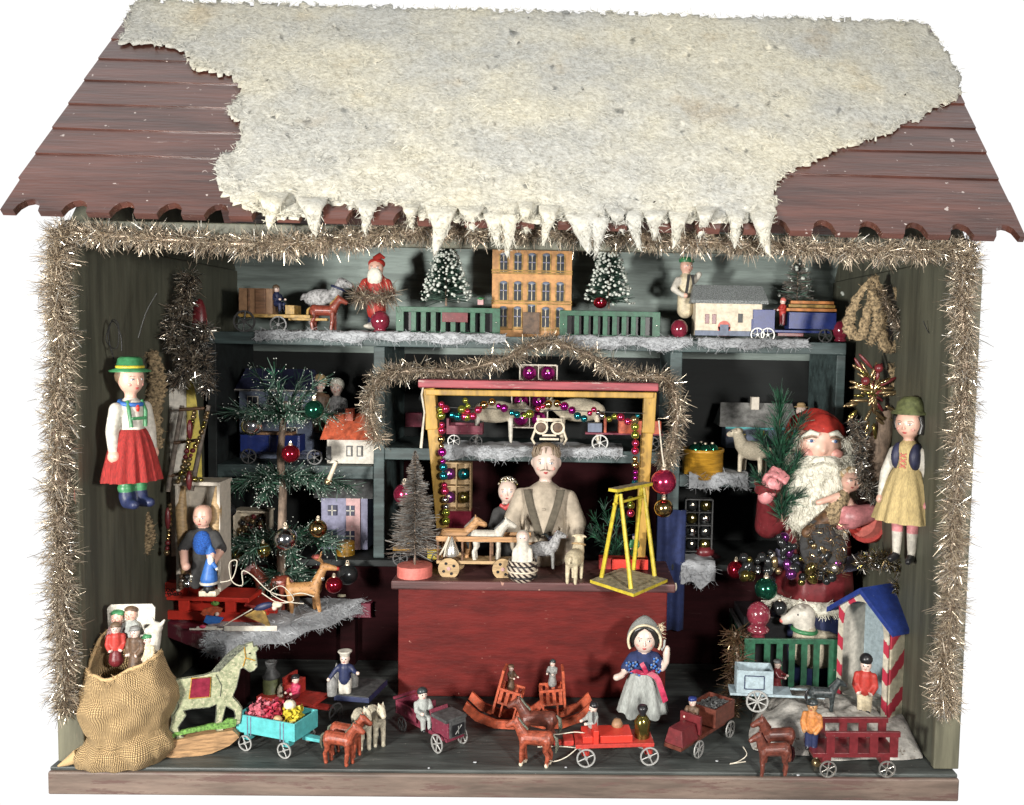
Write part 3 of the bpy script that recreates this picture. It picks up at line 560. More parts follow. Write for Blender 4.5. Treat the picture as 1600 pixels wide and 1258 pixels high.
def peg(name,label,u,v,z,h,rz,coat,trs,hk=('cap','navy'),pose='fwd',cat='toy figure',group='small wooden toy figures',y=None,face='skin_pale',sit=False,z_off=0,skirt=False):
    t=T(name,label,cat,u,v,z=z,y=y,rz=rz,k=h/(100 if not sit else 82),group=group)
    def mk():
        d=0 if not sit else -18; pr=[('e',(0,0,88+d),(10,10,11.5),face),('c',(0,0,78+d),(0,0,82+d),5,5,face),('c',(0,0,46+d),(0,0,69+d),12.5,12,coat)]
        for s in (-1,1):
            if pose=='fwd': pr+=[('c',(s*13,0,70+d),(s*16,-8,58+d),6,5,coat),('c',(s*16,-8,58+d),(s*11,-24,57+d),5,4,coat),('e',(s*10,-27,57+d),4.2,face)]
            elif pose=='out': pr+=[('c',(s*12,0,70+d),(s*20,-4,62+d),6,5,coat),('c',(s*20,-4,62+d),(s*28,-12,(62 if s>0 else 50)+d),5,4,coat),('e',(s*30,-14,(62 if s>0 else 48)+d),4.2,face)]
            else: pr+=[('c',(s*14,0,70+d),(s*18,-2,52+d),6,5,coat),('c',(s*18,-2,52+d),(s*12,-12,42+d),5,4.2,coat),('e',(s*11,-13,41+d),4.2,face)]
            if sit: pr+=[('c',(s*6,0,26),(s*7,-22,25),8,6.5,trs),('c',(s*7,-22,25),(s*7,-23,5),6,5,trs),('c',(s*7,-25,3),(s*7,-29,3),4,3.5,'black')]
            elif skirt: pass
            else: pr+=[('c',(s*6,0,42),(s*6,0,8),8,6.5,trs),('c',(s*6,-1,5),(s*6,-6,4),5,4,'black')]
        if skirt: pr+=[('c',(0,0,44),(0,0,16),11,16,trs)]
        e=MB()
        for s in (-1,1): e.ell((s*3.6,-9.1,89+d),(1.3,1,1.4),'black',6)
        e.ell((0,-9.4,82.5+d),(2.2,1,.8),'lip',6); e.ell((0,-10.2,86+d),(1.5,1.8,1.9),face,6)
        return fuse('body',pr,1.9,None,3,e)
    inst(('peg',coat,trs,pose,sit,face,skirt),'body',t,mk)
    if hk:
        d=0 if not sit else -18; hat(t,hk[0],hk[1],(93 if hk[0] not in('hair',) else 93)+d,10.5)
    return t
def bauble(label,u,v,y,r,mt,cat='bauble',group='glass baubles',cap='brass',string=None,flip=False):
    t=T('glass_bauble',label,cat,u,v,y=y,group=group); m=MB(); m.ell((0,0,0),r,mt,24); m.build('ball',t); m=MB(); s=-1 if flip else 1
    m.lathe([(r*.24,s*r*.93),(r*.24,s*r*1.18),(.05,s*r*1.2)],(0,0,0),cap,12); m.rim((0,0,s*r*1.3),r*.14,r*.09,r*.05,cap,10); m.build('cap',t)
    if string: m=MB(); m.tube([(0,0,r*1.2),(string[0]*.4,0,string[1]*.5),(string[0],0,string[1])],1.3,'string',6); m.build('string',t)
    return t
def face(m,c,R,skin,iris='iris_blue',brow='hair_brown',ck='cheek',mouth='lip',k=1):
    rx,ry,rz=R; c=Vector(c)
    def P(a,b,o=0): a=math.radians(a);b=math.radians(b); return c+Vector((rx*math.sin(a)*math.cos(b),-ry*math.cos(a)*math.cos(b),rz*math.sin(b)))*(1+o)
    for s in (-1,1):
        m.ell(P(s*24,3,-.02),(rx*.15,ry*.06,rz*.075),'eye_white',10,rot=(0,0,s*22)); m.ell(P(s*23,3,.005),(rx*.07,ry*.05,rz*.07),iris,8); m.ell(P(s*23,3,.03),(rx*.035,ry*.04,rz*.035),'black',6)
        q=[P(s*(13+8*i),13+2.5*math.sin(i*PI/3),.0) for i in range(4)]; m.tube(q,rx*.022,brow,5)
        q=[P(s*(14+6*i),7.5+1.5*math.sin(i*PI/3),.0) for i in range(4)]; m.tube(q,rx*.014,'hair_brown',4)
        m.ell(P(s*38,-17,-.035),(rx*.14,ry*.045,rz*.11),ck,10,rot=(0,0,s*36))
    m.tube([P(0,6,-.03),P(0,-8,.05),P(0,-13,.10)],[rx*.06,rx*.07,rx*.09],skin,8)
    m.ell(P(0,-13,.06),(rx*.11,ry*.09,rz*.07),skin,8)
    m.ell(P(-4,-30,.0),(rx*.1,ry*.06,rz*.045),mouth,8); m.ell(P(4,-30,.0),(rx*.1,ry*.06,rz*.045),mouth,8); m.ell(P(0,-34,.0),(rx*.1,ry*.06,rz*.04),mouth,8)
def needles(m,path,n,ln,w,mats,tip=None,tipp=.5,spread=.9,fwd=.9,tipr=1.0,upb=.0):
    C=catmull(path,14)
    for i in range(n):
        x=random.random()*(len(C)-1); k=int(x); p=C[k].lerp(C[k+1],x-k); t=(C[k+1]-C[k]).normalized(); d=t*fwd+Vector((random.gauss(0,spread),random.gauss(0,spread),random.gauss(0,spread)+upb))
        m.strand(p,d,ln*random.uniform(.6,1.2),w,random.choice(mats),random.uniform(-.2,.2),(tip,tipr) if tip and random.random()<tipp else None)
def bottle_brush(name,label,u,v,z,h,wd,mats,n=1500,snow=0,base=None,y=None,group='bottle brush trees',trunk='bark',z0=.06,lw=1.2):
    t=T(name,label,'toy tree',u,v,z=z,y=y,group=group); m=MB(); m.tube([(0,0,0),(0,0,h*.98)],[1.8,1.2],trunk,8); m.build('trunk',t); m=MB()
    for i in range(n):
        f=random.random()**.75; zz=h*(z0+(1-z0)*f); r=wd/2*(1-f)**.85*(.88+.16*math.sin(f*40))+1.5; a=random.uniform(0,2*PI)
        m.strand((0,0,zz),(math.cos(a),math.sin(a),random.gauss(.05,.14)),r*random.uniform(.8,1.1),lw,random.choice(mats),random.uniform(-.12,.12))
    m.build('crown',t)
    if snow:
        m=MB()
        for i in range(snow):
            f=random.random()**.8; zz=h*(z0+(1-z0)*f); r=(wd/2*(1-f)**.85)*random.uniform(.75,1.05); a=random.uniform(0,2*PI); s=random.uniform(1.0,2.9)
            m.ell((math.cos(a)*r,math.sin(a)*r,zz),(s*1.1,s*1.1,s),'needle_tip',6)
        m.build('snow_flecks',t)['kind']='stuff'
    if base: m=MB(); m.lathe([(base[0],0),(base[0],base[1]),(base[0]*.98,base[1]+.4),(0.1,base[1]+.4)],(0,0,0),base[2],28); m.build('base',t,.6)
    return t
# ================================================================== top shelf
TS=zt+.05
# yellow cart with crates, driver and horse
t=T('toy_cart','yellow toy cart loaded with a wooden crate on the top shelf at far left','toy cart',420,520,z=TS)
B(t,'cart_bed',[((15,0,26),(110,40,5)),((62,0,22),(60,10,4))],'ochre'); 
for x in (-30,22): wheel(t,x,-22,17 if x<0 else 13,17 if x<0 else 13,'wheel_dark',6)
B(t,'seat',[((38,0,36),(14,34,14))],'ochre')
B(T('wooden_crate','brown slatted crate standing on the yellow cart','crate',402,491,y=at(420,520,4.7).y),'crate_body',[((0,8,20),(52,30,40)),((8,-8,20),(16,3,38),'pine_dark'),((-10,-8,20),(3,3,38),'pine_dark')],'pipe')
peg('toy_driver','tiny driver in dark blue sitting beside the crate on the yellow cart',432,488,None,42,60,'navy','navy',('hair','hair_brown'),y=4.75,sit=True)
horse('toy_horse','small red-brown wooden horse pulling the yellow cart on the top shelf','toy horse',508,518,TS,54,0,'chestnut','ochre')
# lamb behind
def lamb(label,u,v,h,rz,mt,hm,y=None,z=None,collar=None,leg=None,name='toy_lamb',group=None,legw=4,up=0,ears=True,cat='toy lamb'):
    t=T(name,label,cat,u,v,z=z,y=y,rz=rz,k=h/100,group=group); leg=leg or hm
    pr=[('e',(-6,0,52),(36,20,20),mt),('c',(20,0,60),(32,0,84+up),15,10,mt),('c',(32,0,86+up),(50,0,80+up),10,6,hm)]
    for s in (-1,1):
        pr+=[('c',(18,s*9,40),(19,s*9,3),legw+1.5,legw,leg),('c',(-26,s*9,40),(-27,s*9,3),legw+1.5,legw,leg)]
        if ears: pr+=[('c',(32,s*8,92+up),(28,s*16,90+up),3.2,2.2,hm)]
    pr+=[('c',(-40,0,58),(-47,0,50),5,3,mt)]
    e=MB()
    for s in (-1,1): e.ell((42,s*6.8,87+up),(1.8,1.3,1.8),'black',8)
    e.ell((55,0,78+up),(1.6,2.6,1.5),'lip',6)
    fuse('body',pr,2.2,t,3,e)
    if collar: m=MB(); m.tube([(27+9*0+math.cos(a)*14,math.sin(a)*14,74+up*.6+math.cos(a)*-5) for a in [2*PI*i/16 for i in range(17)]],2.2,collar,6); m.build('collar',t)
    return t
lamb('pale grey woolly lamb with blue collar behind the red-brown horse on the top shelf',508,508,78,5,'wool_grey','wool_grey',y=5.3,collar='navy')
# finial knobs
def knob(label,u,v,z,h,y=None):
    t=T('turned_knob',label,'finial knob',u,v,z=z,y=y,k=h/40,group='dark red turned wooden knobs'); m=MB(); m.lathe([(8,0),(11,1),(11.5,4),(9,6),(10,8),(14,12),(16,20),(15,28),(10,35),(4,38),(.1,38.5)],(0,0,0),'knob_red',26); m.build('knob_body',t); return t
knob('dark red turned knob under the small Santa at the left of the green fence',594,521,TS,37); knob('dark red turned knob right of the second green fence below the man in the cap',1061,532,TS,34); knob('dark red turned knob at the right end of the top shelf beside the blue lorry',1313,534,TS,34)
# santa on top shelf
t=T('santa_figure','small Santa in red coat wrapped in a tinsel wreath on the top shelf','Santa figure',588,516,y=5.0)
e=MB(); face(e,(0,-3,96),(12,11,13),'skin'); 
fuse('body',[('c',(0,0,30),(0,0,72),15,17,'red'),('c',(-6,0,4),(-6,0,30),7,7,'navy'),('c',(7,0,4),(7,0,30),7,7,'navy'),('e',(0,-3,96),(12,11,13),'skin'),('c',(-17,0,74),(-26,-8,56),7,6,'red'),('c',(17,0,74),(26,-8,56),7,6,'red'),('e',(-22,-14,54),5,'skin'),('e',(22,-14,54),5,'skin'),('e',(0,-8,6),(20,10,5),'white_pt')],2.4,t,3,e)
m=MB(); m.ell((0,2,103),(13.5,12.5,9),'red',14); m.tube([(0,0,108),(6,2,116),(12,4,112)],[8,5,2],'red',8); m.build('hat',t)
m=MB(); m.ell((0,-12,82),(12,7,15),'fur_white',12); m.ell((0,-10,68),(6,5,12),'fur_white',10); m.build('beard',t)
m=MB(); m.box((0,0,44),(22,20,12),'blue'); m.build('belt',t,2)
p0=at(588,455,5.0); p0=at(588,462,4.8); tinsel('tinsel_wreath','ring of silver-gold tinsel around the small Santa on the top shelf',[p0+Vector((math.cos(a)*.34,-.1+math.sin(a)*.25,.06*math.sin(a))) for a in [2*PI*i/8 for i in range(9)]],.15,900,.2,group=None,cat='tinsel wreath',w=.011)
# green slatted fences
def fence(label,u,v,z,L,H,n,m0,par_y=None,group='green slatted toy fences'):
    t=T('slatted_fence',label,'toy fence',u,v,z=z,y=par_y,group=group)
    B(t,'rail',[((L/2,0,3),(L,5,6))],'fence_green'); B(t,'rail',[((L/2,0,H-4),(L,5,8))],'fence_green')
    B(t,'end_board',[((m0/2,0,H/2),(m0,5.4,H-.5))],'fence_green'); B(t,'end_board',[((L-m0/2,0,H/2),(m0,5.4,H-.5))],'fence_green')
    st_=(L-2*m0)/(n)
    for i in range(1,n): B(t,'slat',[((m0+st_*i,0,H/2),(st_*.5,4,H-10))],'fence_green')
    for x in (m0/2,L-m0/2): m=MB(); m.ell((x,-3,H*.5),1.3,'silver',8); m.build('nail',t)
    return t
fence('green slatted fence on the top shelf left of the orange town house',619,523,TS,162,44,9,12)
fence('green slatted fence on the top shelf right of the orange town house',874,528,TS,157,43,9,12)
for i,(u,v,w_,h_) in enumerate(((700,522,74,66),(952,528,66,62))): 
    pass
bottle_brush('brush_tree','snowy green bottle brush tree behind the left green fence on the top shelf',697,478,None,118,84,['needle_dark','needle_pale','needle_dark'],1700,520,y=5.1,lw=1.5)
bottle_brush('brush_tree','snowy green bottle brush tree behind the right green fence on the top shelf',951,482,None,124,80,['needle_dark','needle_pale','needle_dark'],1700,520,y=5.1,lw=1.5)
bottle_brush('brush_tree','pale frosted bottle brush tree behind the blue lorry on the top shelf',1245,480,None,92,64,['brush','needle_pale','grey'],1300,60,y=5.6,lw=1.3)
bottle_brush('brush_tree','sparse silvery bottle brush tree high in the right back corner',1340,470,None,60,66,['needle_pale','silver','needle_dark'],600,40,y=5.9,lw=1.2)
m=MB()
tt=T('dark_crate','long dark crate behind the left green fence holding the brush tree','crate',619,519,y=4.75); B(tt,'crate_body',[((80,22,17),(150,30,34))],'black'); B(tt,'red_block',[((92,-3,26),(40,6,18))],'maroon')
tt=T('dark_crate','long dark crate behind the right green fence holding the brush tree','crate',876,524,y=4.75); B(tt,'crate_body',[((76,22,17),(142,30,34))],'black')
t=T('dome_bauble','shiny dark red ball resting behind the right green fence','bauble',938,473,y=4.8); m=MB(); m.ell((0,0,0),(11,11,9),'glass_red',20); m.build('ball',t)
t=T('toy_mushroom','tiny pink block with green cap behind the left green fence','toy mushroom',751,476,y=4.8); B(t,'stem',[((0,0,4),(9,8,9))],'tissue'); m=MB(); m.ell((0,0,9),(6,6,3),'green',10); m.build('cap',t)
# town house
t=T('toy_town_house','tall orange lithographed town house with grey slate roof on the top shelf','toy house',768,522,y=5.15)
B(t,'wall',[((62,26,66),(124,52,152)),((62,-1.2,-6),(124,3,4),'slate')],'brick')
H0=142
for z_ in (8,48,52,95,99,136): B(t,'cornice',[((62,-1,z_),(126,4,2.2))],'ochre')
for r_,z_ in enumerate((26,66,110)):
    for c_ in range(5):
        x=18+c_*22
        m=MB(); hh=26 if r_ else 28; ww=11
        if r_==0 and c_==2: hh=38
        m.box((x,-.6,z_),(ww+4,1.6,hh+4),'ochre'); m.lathe([(ww*.5+2,-.9),(ww*.5+2,.9)],(x,-.1,z_+hh/2+1),'ochre',14,ax='y') if False else None
        m.box((x,-2.3,z_),(1,.8,hh),'cream'); m.box((x,-2.3,z_+2),(ww,.8,1.4),'lilac'); m.ell((x,-1.2,z_+hh/2),(ww/2+1,1.2,4),'grey_blue',10)
        wo=m.build('door' if (r_==0 and c_==2) else 'window',t); m=MB(); m.box((x,-1.6,z_),(ww,1.2,hh),'window_dark'); m.build('pane',wo)
m=MB(); m.box((64,26,158),(104,50,32),'slate',tx=.72,ty=.5); m.build('roof',t,1)
for x in (30,64,98): m=MB(); m.box((x,2,160),(8,12,14),'white_pt'); m.box((x,-5,160),(5,1,9),'window_dark'); m.build('dormer',t,.5)
B(t,'door_panel',[((62,-4.5,18),(26,3,34))],'brown')
# man with green cap behind little house
t=T('toy_man','little man in white shirt and green cap behind the glitter-roofed house','toy figure',1070,505,y=5.2,group='small wooden toy figures',rz=25)
e=MB(); face(e,(0,-1,88),(10.5,10,11.5),'skin')
fuse('body',[('c',(0,0,20),(0,0,66),13,12,'cream'),('e',(0,-1,88),(10.5,10,11.5),'skin'),('c',(0,0,72),(0,0,80),6,6,'skin'),('c',(-14,0,66),(-24,-3,52),6,5,'white_pt'),('c',(-24,-3,52),(-14,-14,42),5,4,'white_pt'),('e',(-10,-16,42),4.5,'skin'),('c',(14,0,66),(20,-6,76),6,5,'white_pt')],2,t,3,e)
hat(t,'cap','green',94,11); m=MB(); m.box((-4,-11,58),(4,3,34),'dark_cloth',ry=8); m.box((7,-11,58),(4,3,34),'dark_cloth',ry=-8); m.build('braces',t,.5)
# little house glitter roof
t=T('toy_house','small cream house with grey glitter roof on the top shelf','toy house',1086,524,z=TS+.02)
B(t,'wall',[((52,22,27),(104,44,54))],'bone'); B(t,'base_band',[((52,-.6,4),(105,2,8))],'grey_blue')
m=MB(); m.add([(-8,-10,50),(112,-10,50),(112,-8,55),(-8,-8,55),(-2,22,80),(108,22,80),(-8,54,50),(112,54,50)],[(0,1,2,3),(3,2,5,4),(4,5,7,6),(0,6,7,1),(0,3,4,6),(1,7,5,2)],'glitter'); m.build('roof',t,.6)
for x,mt in ((18,'maroon'),(29,'maroon')): B(t,'shutter',[((x,-1,26),(6,2,15))],mt)
m=MB(); m.lathe([(9.5,-1.4),(9.5,1)],(45,0,14),'coral',18,ax='y'); m.box((45,-.2,7),(19,2.4,14),'coral'); m.box((45,-1.6,9),(13,2,17),'grey_blue'); m.build('door',t)
B(t,'window',[((70,-1,28),(7,2,14))],'grey_dark')
# blue lorry with planks
t=T('toy_lorry','dark blue toy lorry loaded with orange planks on the top shelf','toy lorry',1180,532,z=TS)
B(t,'chassis',[((58,10,15),(120,24,4))],'royal'); B(t,'cab',[((12,10,32),(34,28,32)),((-3,10,24),(8,24,18))],'royal'); B(t,'load_box',[((88,10,32),(74,30,26))],'royal'); B(t,'running_board',[((55,2,10),(40,10,5))],'maroon')
for x in (2,18,108): wheel(t,x,-6,9,11,'wheel_tin' if x<30 else 'wheel_dark',5)
for k in range(3): p=T('lumber_plank',['lowest orange plank lying on the blue lorry','middle orange plank lying on the blue lorry','topmost orange plank lying on the blue lorry'][k],'plank',1180,532,z=TS,group='orange planks on the lorry'); B(p,'plank_body',[((86+2*k,8+3*k,49+6*k),(78-5*k,24-6*k,4.6))],'orange' if k!=1 else 'ochre')
peg('toy_driver','tiny red driver leaning between cab and load of the blue lorry',1222,510,None,44,-70,'red','maroon',('hair','coral'),y=4.75)
# ================================================================== left middle compartment
t=T('toy_house','pale blue house with dark roof on the left middle shelf','toy house',372,708,y=5.3)
B(t,'wall',[((58,26,46),(112,50,116))],'grey_blue'); m=MB(); m.add([(-4,-6,98),(120,-6,98),(112,26,132),(4,26,132),(-4,58,98),(120,58,98)],[(0,1,2,3),(3,2,5,4),(0,4,5,1),(0,3,4),(1,5,2)],'indigo'); m.build('roof',t,.6)
for x,z_ in ((56,78),(92,78),(24,78),(30,30),(84,30)): B(t,'window',[((x,-1,z_),(17,2,24),'white_pt'),((x,-2.4,z_),(14,1.5,21),'window_dark'),((x,-3.4,z_),(14,.8,1),'white_pt'),((x,-3.4,z_),(1,.8,21),'white_pt')],'white_pt',0)
B(t,'cornice',[((58,-3,99),(124,4,3))],'white_pt')
t=T('toy_house','small white house with bright orange roof and chimney on the left middle shelf','toy house',510,724,y=4.65)
B(t,'wall',[((38,18,19),(74,36,38))],'white_pt'); m=MB(); m.add([(-8,-8,38),(84,-8,38),(76,18,78),(0,18,78),(-8,44,38),(84,44,38)],[(0,1,2,3),(3,2,5,4),(0,4,5,1),(0,3,4),(1,5,2)],'orange_red'); m.build('roof',t,.6); B(t,'chimney',[((34,12,76),(12,12,20))],'orange_red')
for x in (36,52): B(t,'window',[((x,-1,20),(9,2,17),'grey_dark'),((x,-2.2,20),(5,1,13),'white_pt')],'grey_dark',0)
B(t,'door',[((4,-1,16),(8,2,22))],'grey_dark')
for (lab,u,v,hm,dm,h_) in (('tan-haired tiny doll standing behind the feather tree near the orange roof',499,662,'hair_blond','brown',84),('white-haired tiny doll in pale dress beside the orange chimney',526,668,'fur_white','wool_grey',76)):
    t=T('tiny_doll',lab,'doll',u,v,y=5.6); e=MB(); face(e,(0,0,62),(10,9,11),'skin_pale'); fuse('body',[('c',(0,0,2),(0,0,40),17,11,dm),('e',(0,0,62),(10,9,11),'skin_pale'),('c',(0,0,48),(0,0,54),5,5,'skin_pale'),('c',(-12,0,42),(-16,-8,24),5,4,dm),('c',(12,0,42),(16,-8,24),5,4,dm)],2.2,t,3,e); m=MB(); m.ell((0,3,67),(12,10,11),hm,12); m.build('hair',t)
t=T('toy_wagon','royal blue toy wagon on spoked wheels on the left middle shelf','toy wagon',374,724,z=zl+.03)
B(t,'wagon_box',[((48,14,32),(92,30,26)),((48,-2,32),(2,2,24),'navy')],'royal'); B(t,'load_board',[((46,14,47),(70,24,4))],'pipe')
for x in (16,118): wheel(t,x,-4,12,12,'wheel_dark',6)
B(t,'chassis',[((66,12,16),(116,8,4))],'navy')
# lower left compartment
t=T('dolls_house','pink and white doll house with grey roof in the lower left compartment','toy house',500,858,y=4.95)
B(t,'wall',[((38,22,42),(72,44,84))],'lilac'); m=MB(); m.add([(-8,-8,82),(84,-8,82),(78,22,124),(-2,22,124),(-8,50,82),(84,50,82)],[(0,1,2,3),(3,2,5,4),(0,4,5,1),(0,3,4),(1,5,2)],'grey_dark'); m.build('roof',t,.6); B(t,'front_strip',[((52,-1,42),(22,3,84))],'tissue')
for x in (12,40): 
    for z_ in (22,62): B(t,'window',[((x+8,-2.5,z_),(13,2,16),'indigo'),((x+8,-4,z_),(13,.8,1.4),'white_pt'),((x+8,-4,z_),(1.4,.8,16),'white_pt')],'indigo',0)
t=T('trinket_box','open card box full of dark tangled trinkets left of the tree trunk','box',370,842,y=4.9); B(t,'box_body',[((26,14,22),(52,3,44)),((1,0,22),(3,28,44)),((51,0,22),(3,28,44)),((26,0,46),(56,30,3),{'rz':-6})],'bone')
m=MB(); 
for i in range(60): m.ell((random.uniform(4,48),random.uniform(-8,8),random.uniform(4,36)),random.uniform(2,5),random.choice(['bead_bronze','hay','glass_grey','maroon']),8)
m.build('trinkets',t); 
t=T('mustard_tin','small mustard yellow round tin behind the lowest tree branches','tin',540,880,y=4.7); m=MB(); m.lathe([(14,0),(14,34),(12,35),(.1,35)],(0,0,0),'mustard',20); m.build('tin_body',t,.6)
# ================================================================== feather tree
TXB,TYB=441,4.0; tp=on(441,948,TZ); 
t=T('feather_tree','green goose-feather Christmas tree with white tips standing on the corner table','Christmas tree',441,948,z=TZ)
m=MB(); m.tube([(0,0,0),(-1,0,80),(2,0,180),(-2,0,240),(4,0,300),(7,0,322)],[7.5,7,6.2,5.5,5,3],'bark',10); m.build('trunk',t)
m=MB(); m.lathe([(26,0),(26,14),(20,16),(.1,16)],(0,0,0),'brown',24); m.build('base',t,.8)
rnd=random.Random(3)
def branch(x0,z0,a,L,rise,droop,dens=1):
    m=MB(); pts=[]
    for k in range(6):
        f=k/5; pts.append((x0+math.cos(a)*L*f,math.sin(a)*L*.8*f,z0+rise*f-droop*f*f))
    m.tube(pts,[2.4,2,1.8,1.5,1.2,.8],'needle_dark',5); needles(m,pts,int(L*1.5*dens*1.3),26,1.1,['needle','needle_pale','needle_pale','needle_dark'],'needle_tip',.36,.42,.85,.85,-.22)
    m.build('branch',t)
for (x0,z0,n_,L,rise,dr) in ((6,300,6,74,22,16),(5,292,4,52,72,14),(0,205,8,94,14,26),(-1,110,9,98,14,24),(0,56,5,50,0,8)):
    for k in range(n_): branch(x0,z0,2*PI*(k+.5*(n_%2)+rnd.uniform(-.15,.15))/n_,L*rnd.uniform(.85,1.12),rise*rnd.uniform(.6,1.3),dr,)
TP=[('silver glass bauble with drawn neck hanging at the top left of the feather tree',393,665,16,'glass_silver',3.3),('dark green glass bauble at the top right of the feather tree',491,640,15,'glass_green',3.3),('red glass bauble hanging beside the tree trunk',454,709,14,'glass_red',3.3),('dull gold glass bauble low on the right of the feather tree',497,826,14,'glass_gold',3.1),('large silver glass bauble at the foot of the feather tree',446,842,18,'glass_silver',2.95),('dark gold glass bauble low in the shadow of the tree',411,860,12,'glass_olive',3.3),('tiny silver grey bauble in the shade left of the trunk',358,797,11,'glass_grey',3.4),('dark olive bauble beside the baby doll chair',366,868,12,'glass_olive',3.5)]
for l,u,v,r_,mt_,y_ in TP: bauble(l,u,v,y_,r_,mt_)
t=T('wax_candle','small ivory candle in a clip on a right branch of the feather tree','candle',513,752,y=3.3,ry=22); m=MB(); m.tube([(0,0,0),(0,0,34)],[3.6,3.2],'bone',12); m.tube([(0,0,33),(0,0,37)],[.5,.4],'black',5); m.build('wax',t); m=MB(); m.lathe([(5,-4),(6,2),(5,3)],(0,0,0),'bead_bronze',12); m.build('clip',t)
# ================================================================== things on corner table
TT=TZ+.07
t=T('toy_sled','bright red wooden sled with rails on the corner table','sled',258,968,z=TZ+.03,rz=-4)
B(t,'runner',[((80,0,8),(160,5,14)),((150,0,14),(30,5,12),{'ry':-22})],'bright_red'); B(t,'runner',[((80,46,8),(160,5,14)),((150,46,14),(30,5,12),{'ry':-22})],'bright_red')
B(t,'seat_board',[((66,23,36),(140,56,7))],'bright_red'); 
for x in (30,104):
    for y_ in (2,44): B(t,'cross_post',[((x,y_,24),(16,6,20))],'bright_red')
B(t,'box_end',[((18,0,50),(30,18,22))],'bright_red'); B(t,'front_board',[((150,22,24),(46,48,5),{'ry':8})],'red')
m=MB(); 
for i in range(9): m.rim((8+i*2.6,-9.6,46+4*math.sin(i*2)),3,2,.8,'black',8)
m.build('painted_scroll',t)
# baby doll in chair box
t=T('card_chair','tall open cream card box with the baby doll propped inside','box',309,924,y=2.55)
B(t,'box_body',[((-30,20,84),(5,44,168)),((34,20,84),(5,44,168)),((2,42,84),(68,4,168)),((2,20,170),(72,48,6))],'card',1)
m=MB(); 
for s in (-1,1): m.tube([(s*26+2,10,164),(s*27+2,2,130),(s*24+2,0,70),(s*26+2,6,20)],[3,9,8,3],'pine_pale',8)
m.build('straw_lining',t)
d=T('baby_doll','bald baby doll in bright blue bib and dark coat sitting in the card box','doll',318,918,y=2.40,k=.86)
e=MB(); face(e,(2,-6,130),(16.5,16,19),'skin',iris='black')
fuse('body',[('e',(2,-6,131),(16.5,16,19),'skin'),('e',(2,-4,141),(15.5,16,12),'skin'),('c',(2,-2,106),(2,-2,112),9,9,'skin'),('c',(2,0,60),(2,0,98),20,17,'dark_cloth'),('c',(-18,-4,96),(-32,-8,74),11,10,'dark_cloth'),('c',(-32,-8,72),(-22,-26,50),8,7,'skin'),('e',(-18,-30,46),8,'skin'),('c',(22,-4,96),(36,-8,74),11,10,'dark_cloth'),('c',(36,-10,72),(30,-26,56),8,7,'skin'),('e',(28,-30,54),8,'skin'),('c',(-8,0,56),(-8,-12,10),11,10,'dark_cloth'),('c',(14,0,56),(14,-12,10),11,10,'dark_cloth')],2.4,d,4,e)
m=MB(); m.ell((4,-12,84),(17,12,24),'blue_cloth',16); m.build('bib',d)
n_=T('gnome_figure','tiny blue-coated figure with white beard held in front of the baby doll','toy figure',327,926,y=2.0)
fuse('body',[('c',(0,0,4),(0,0,8),9,9,'black'),('c',(0,0,22),(2,0,50),13,7,'blue'),('e',(4,-2,60),(7,6,8),'skin'),('c',(6,-4,50),(14,-8,42),4,3,'blue'),('e',(16,-9,40),3,'white_pt')],1.6,n_,3); m=MB(); m.ell((5,-6,53),(5,4,8),'fur_white',10); m.lathe([(13.5,18),(14,16),(13,14)],(0,0,0),'white_pt',16); m.build('beard',n_); m=MB(); m.lathe([(8,62),(6,68),(.2,76)],(3,0,0),'blue',12); m.build('hood',n_)
B(n_,'base',[((0,0,0),(26,16,8))],'bone')
t=T('trinket_bag','small bundle of silver charms wrapped in wire on the red sled','trinket',292,918,y=2.3); m=MB(); 
for i in range(40): m.ell((random.uniform(-11,11),random.uniform(-5,5),random.uniform(-2,20)),random.uniform(2,5),random.choice(['glass_grey','bead_bronze','silver','brown']),8)
m.ell((4,-6,8),7,'glass_silver',12); m.build('charms',t)
t=T('white_rope','looped cream cord trailing from the sled to the deer','rope',350,905,y=2.0); m=MB()
m.tube(catmull([(-6,0,-5),(14,-3,2),(22,-4,30),(10,-4,26),(14,-4,-2),(30,-4,-8),(30,-4,14),(45,-4,8),(70,-4,-16),(95,-4,-24),(120,-2,-20),(140,0,-26)],50),.9,'string',5); m.tube(catmull([(60,-4,-20),(85,-6,-34),(110,-6,-30),(92,-6,-8),(74,-6,-18),(96,-6,-32),(125,-4,-36)],30),.8,'string',5); m.build('strand',t)
# deer
t=T('toy_deer','spotted tan reindeer with raised head on the cotton mat of the corner table','toy deer',482,955,z=TT-.04,rz=14)
e=MB()
for s in (-1,1): e.ell((34,s*5,78),(1.3,1.2,1.3),'black',6)
fuse('body',[('c',(-24,0,36),(10,0,36),11,11,'tan_deer'),('c',(10,0,38),(22,0,66),10,6,'tan_deer'),('c',(23,0,70),(40,0,66),6.5,4,'tan_deer'),('c',(-30,0,42),(-30,0,54),3.5,2.5,'tan_deer'),('c',(-27,-6,32),(-24,-7,2),5.5,3.2,'tan_deer'),('c',(-27,6,32),(-30,7,2),5.5,3.2,'tan_deer'),('c',(11,-6,32),(17,-7,2),5.5,3.2,'tan_deer'),('c',(10,6,32),(9,7,2),5.5,3.2,'tan_deer'),('e',(44,0,65),3.4,'red')],1.5,t,3,e)
m=MB(); 
for s in (-1,1): m.tube([(22,s*3,74),(16,s*7,84),(20,s*8,92)],[2,1.7,1],'tan_deer',6); m.tube([(18,s*6,80),(10,s*9,84)],[1.6,.9],'tan_deer',6)
m.ell((12,0,86),(8,10,3.5),'coral',8); m.build('antler',t)
B(t,'bell_collar',[((22,-6,52),(6,6,6))],'silver',2)
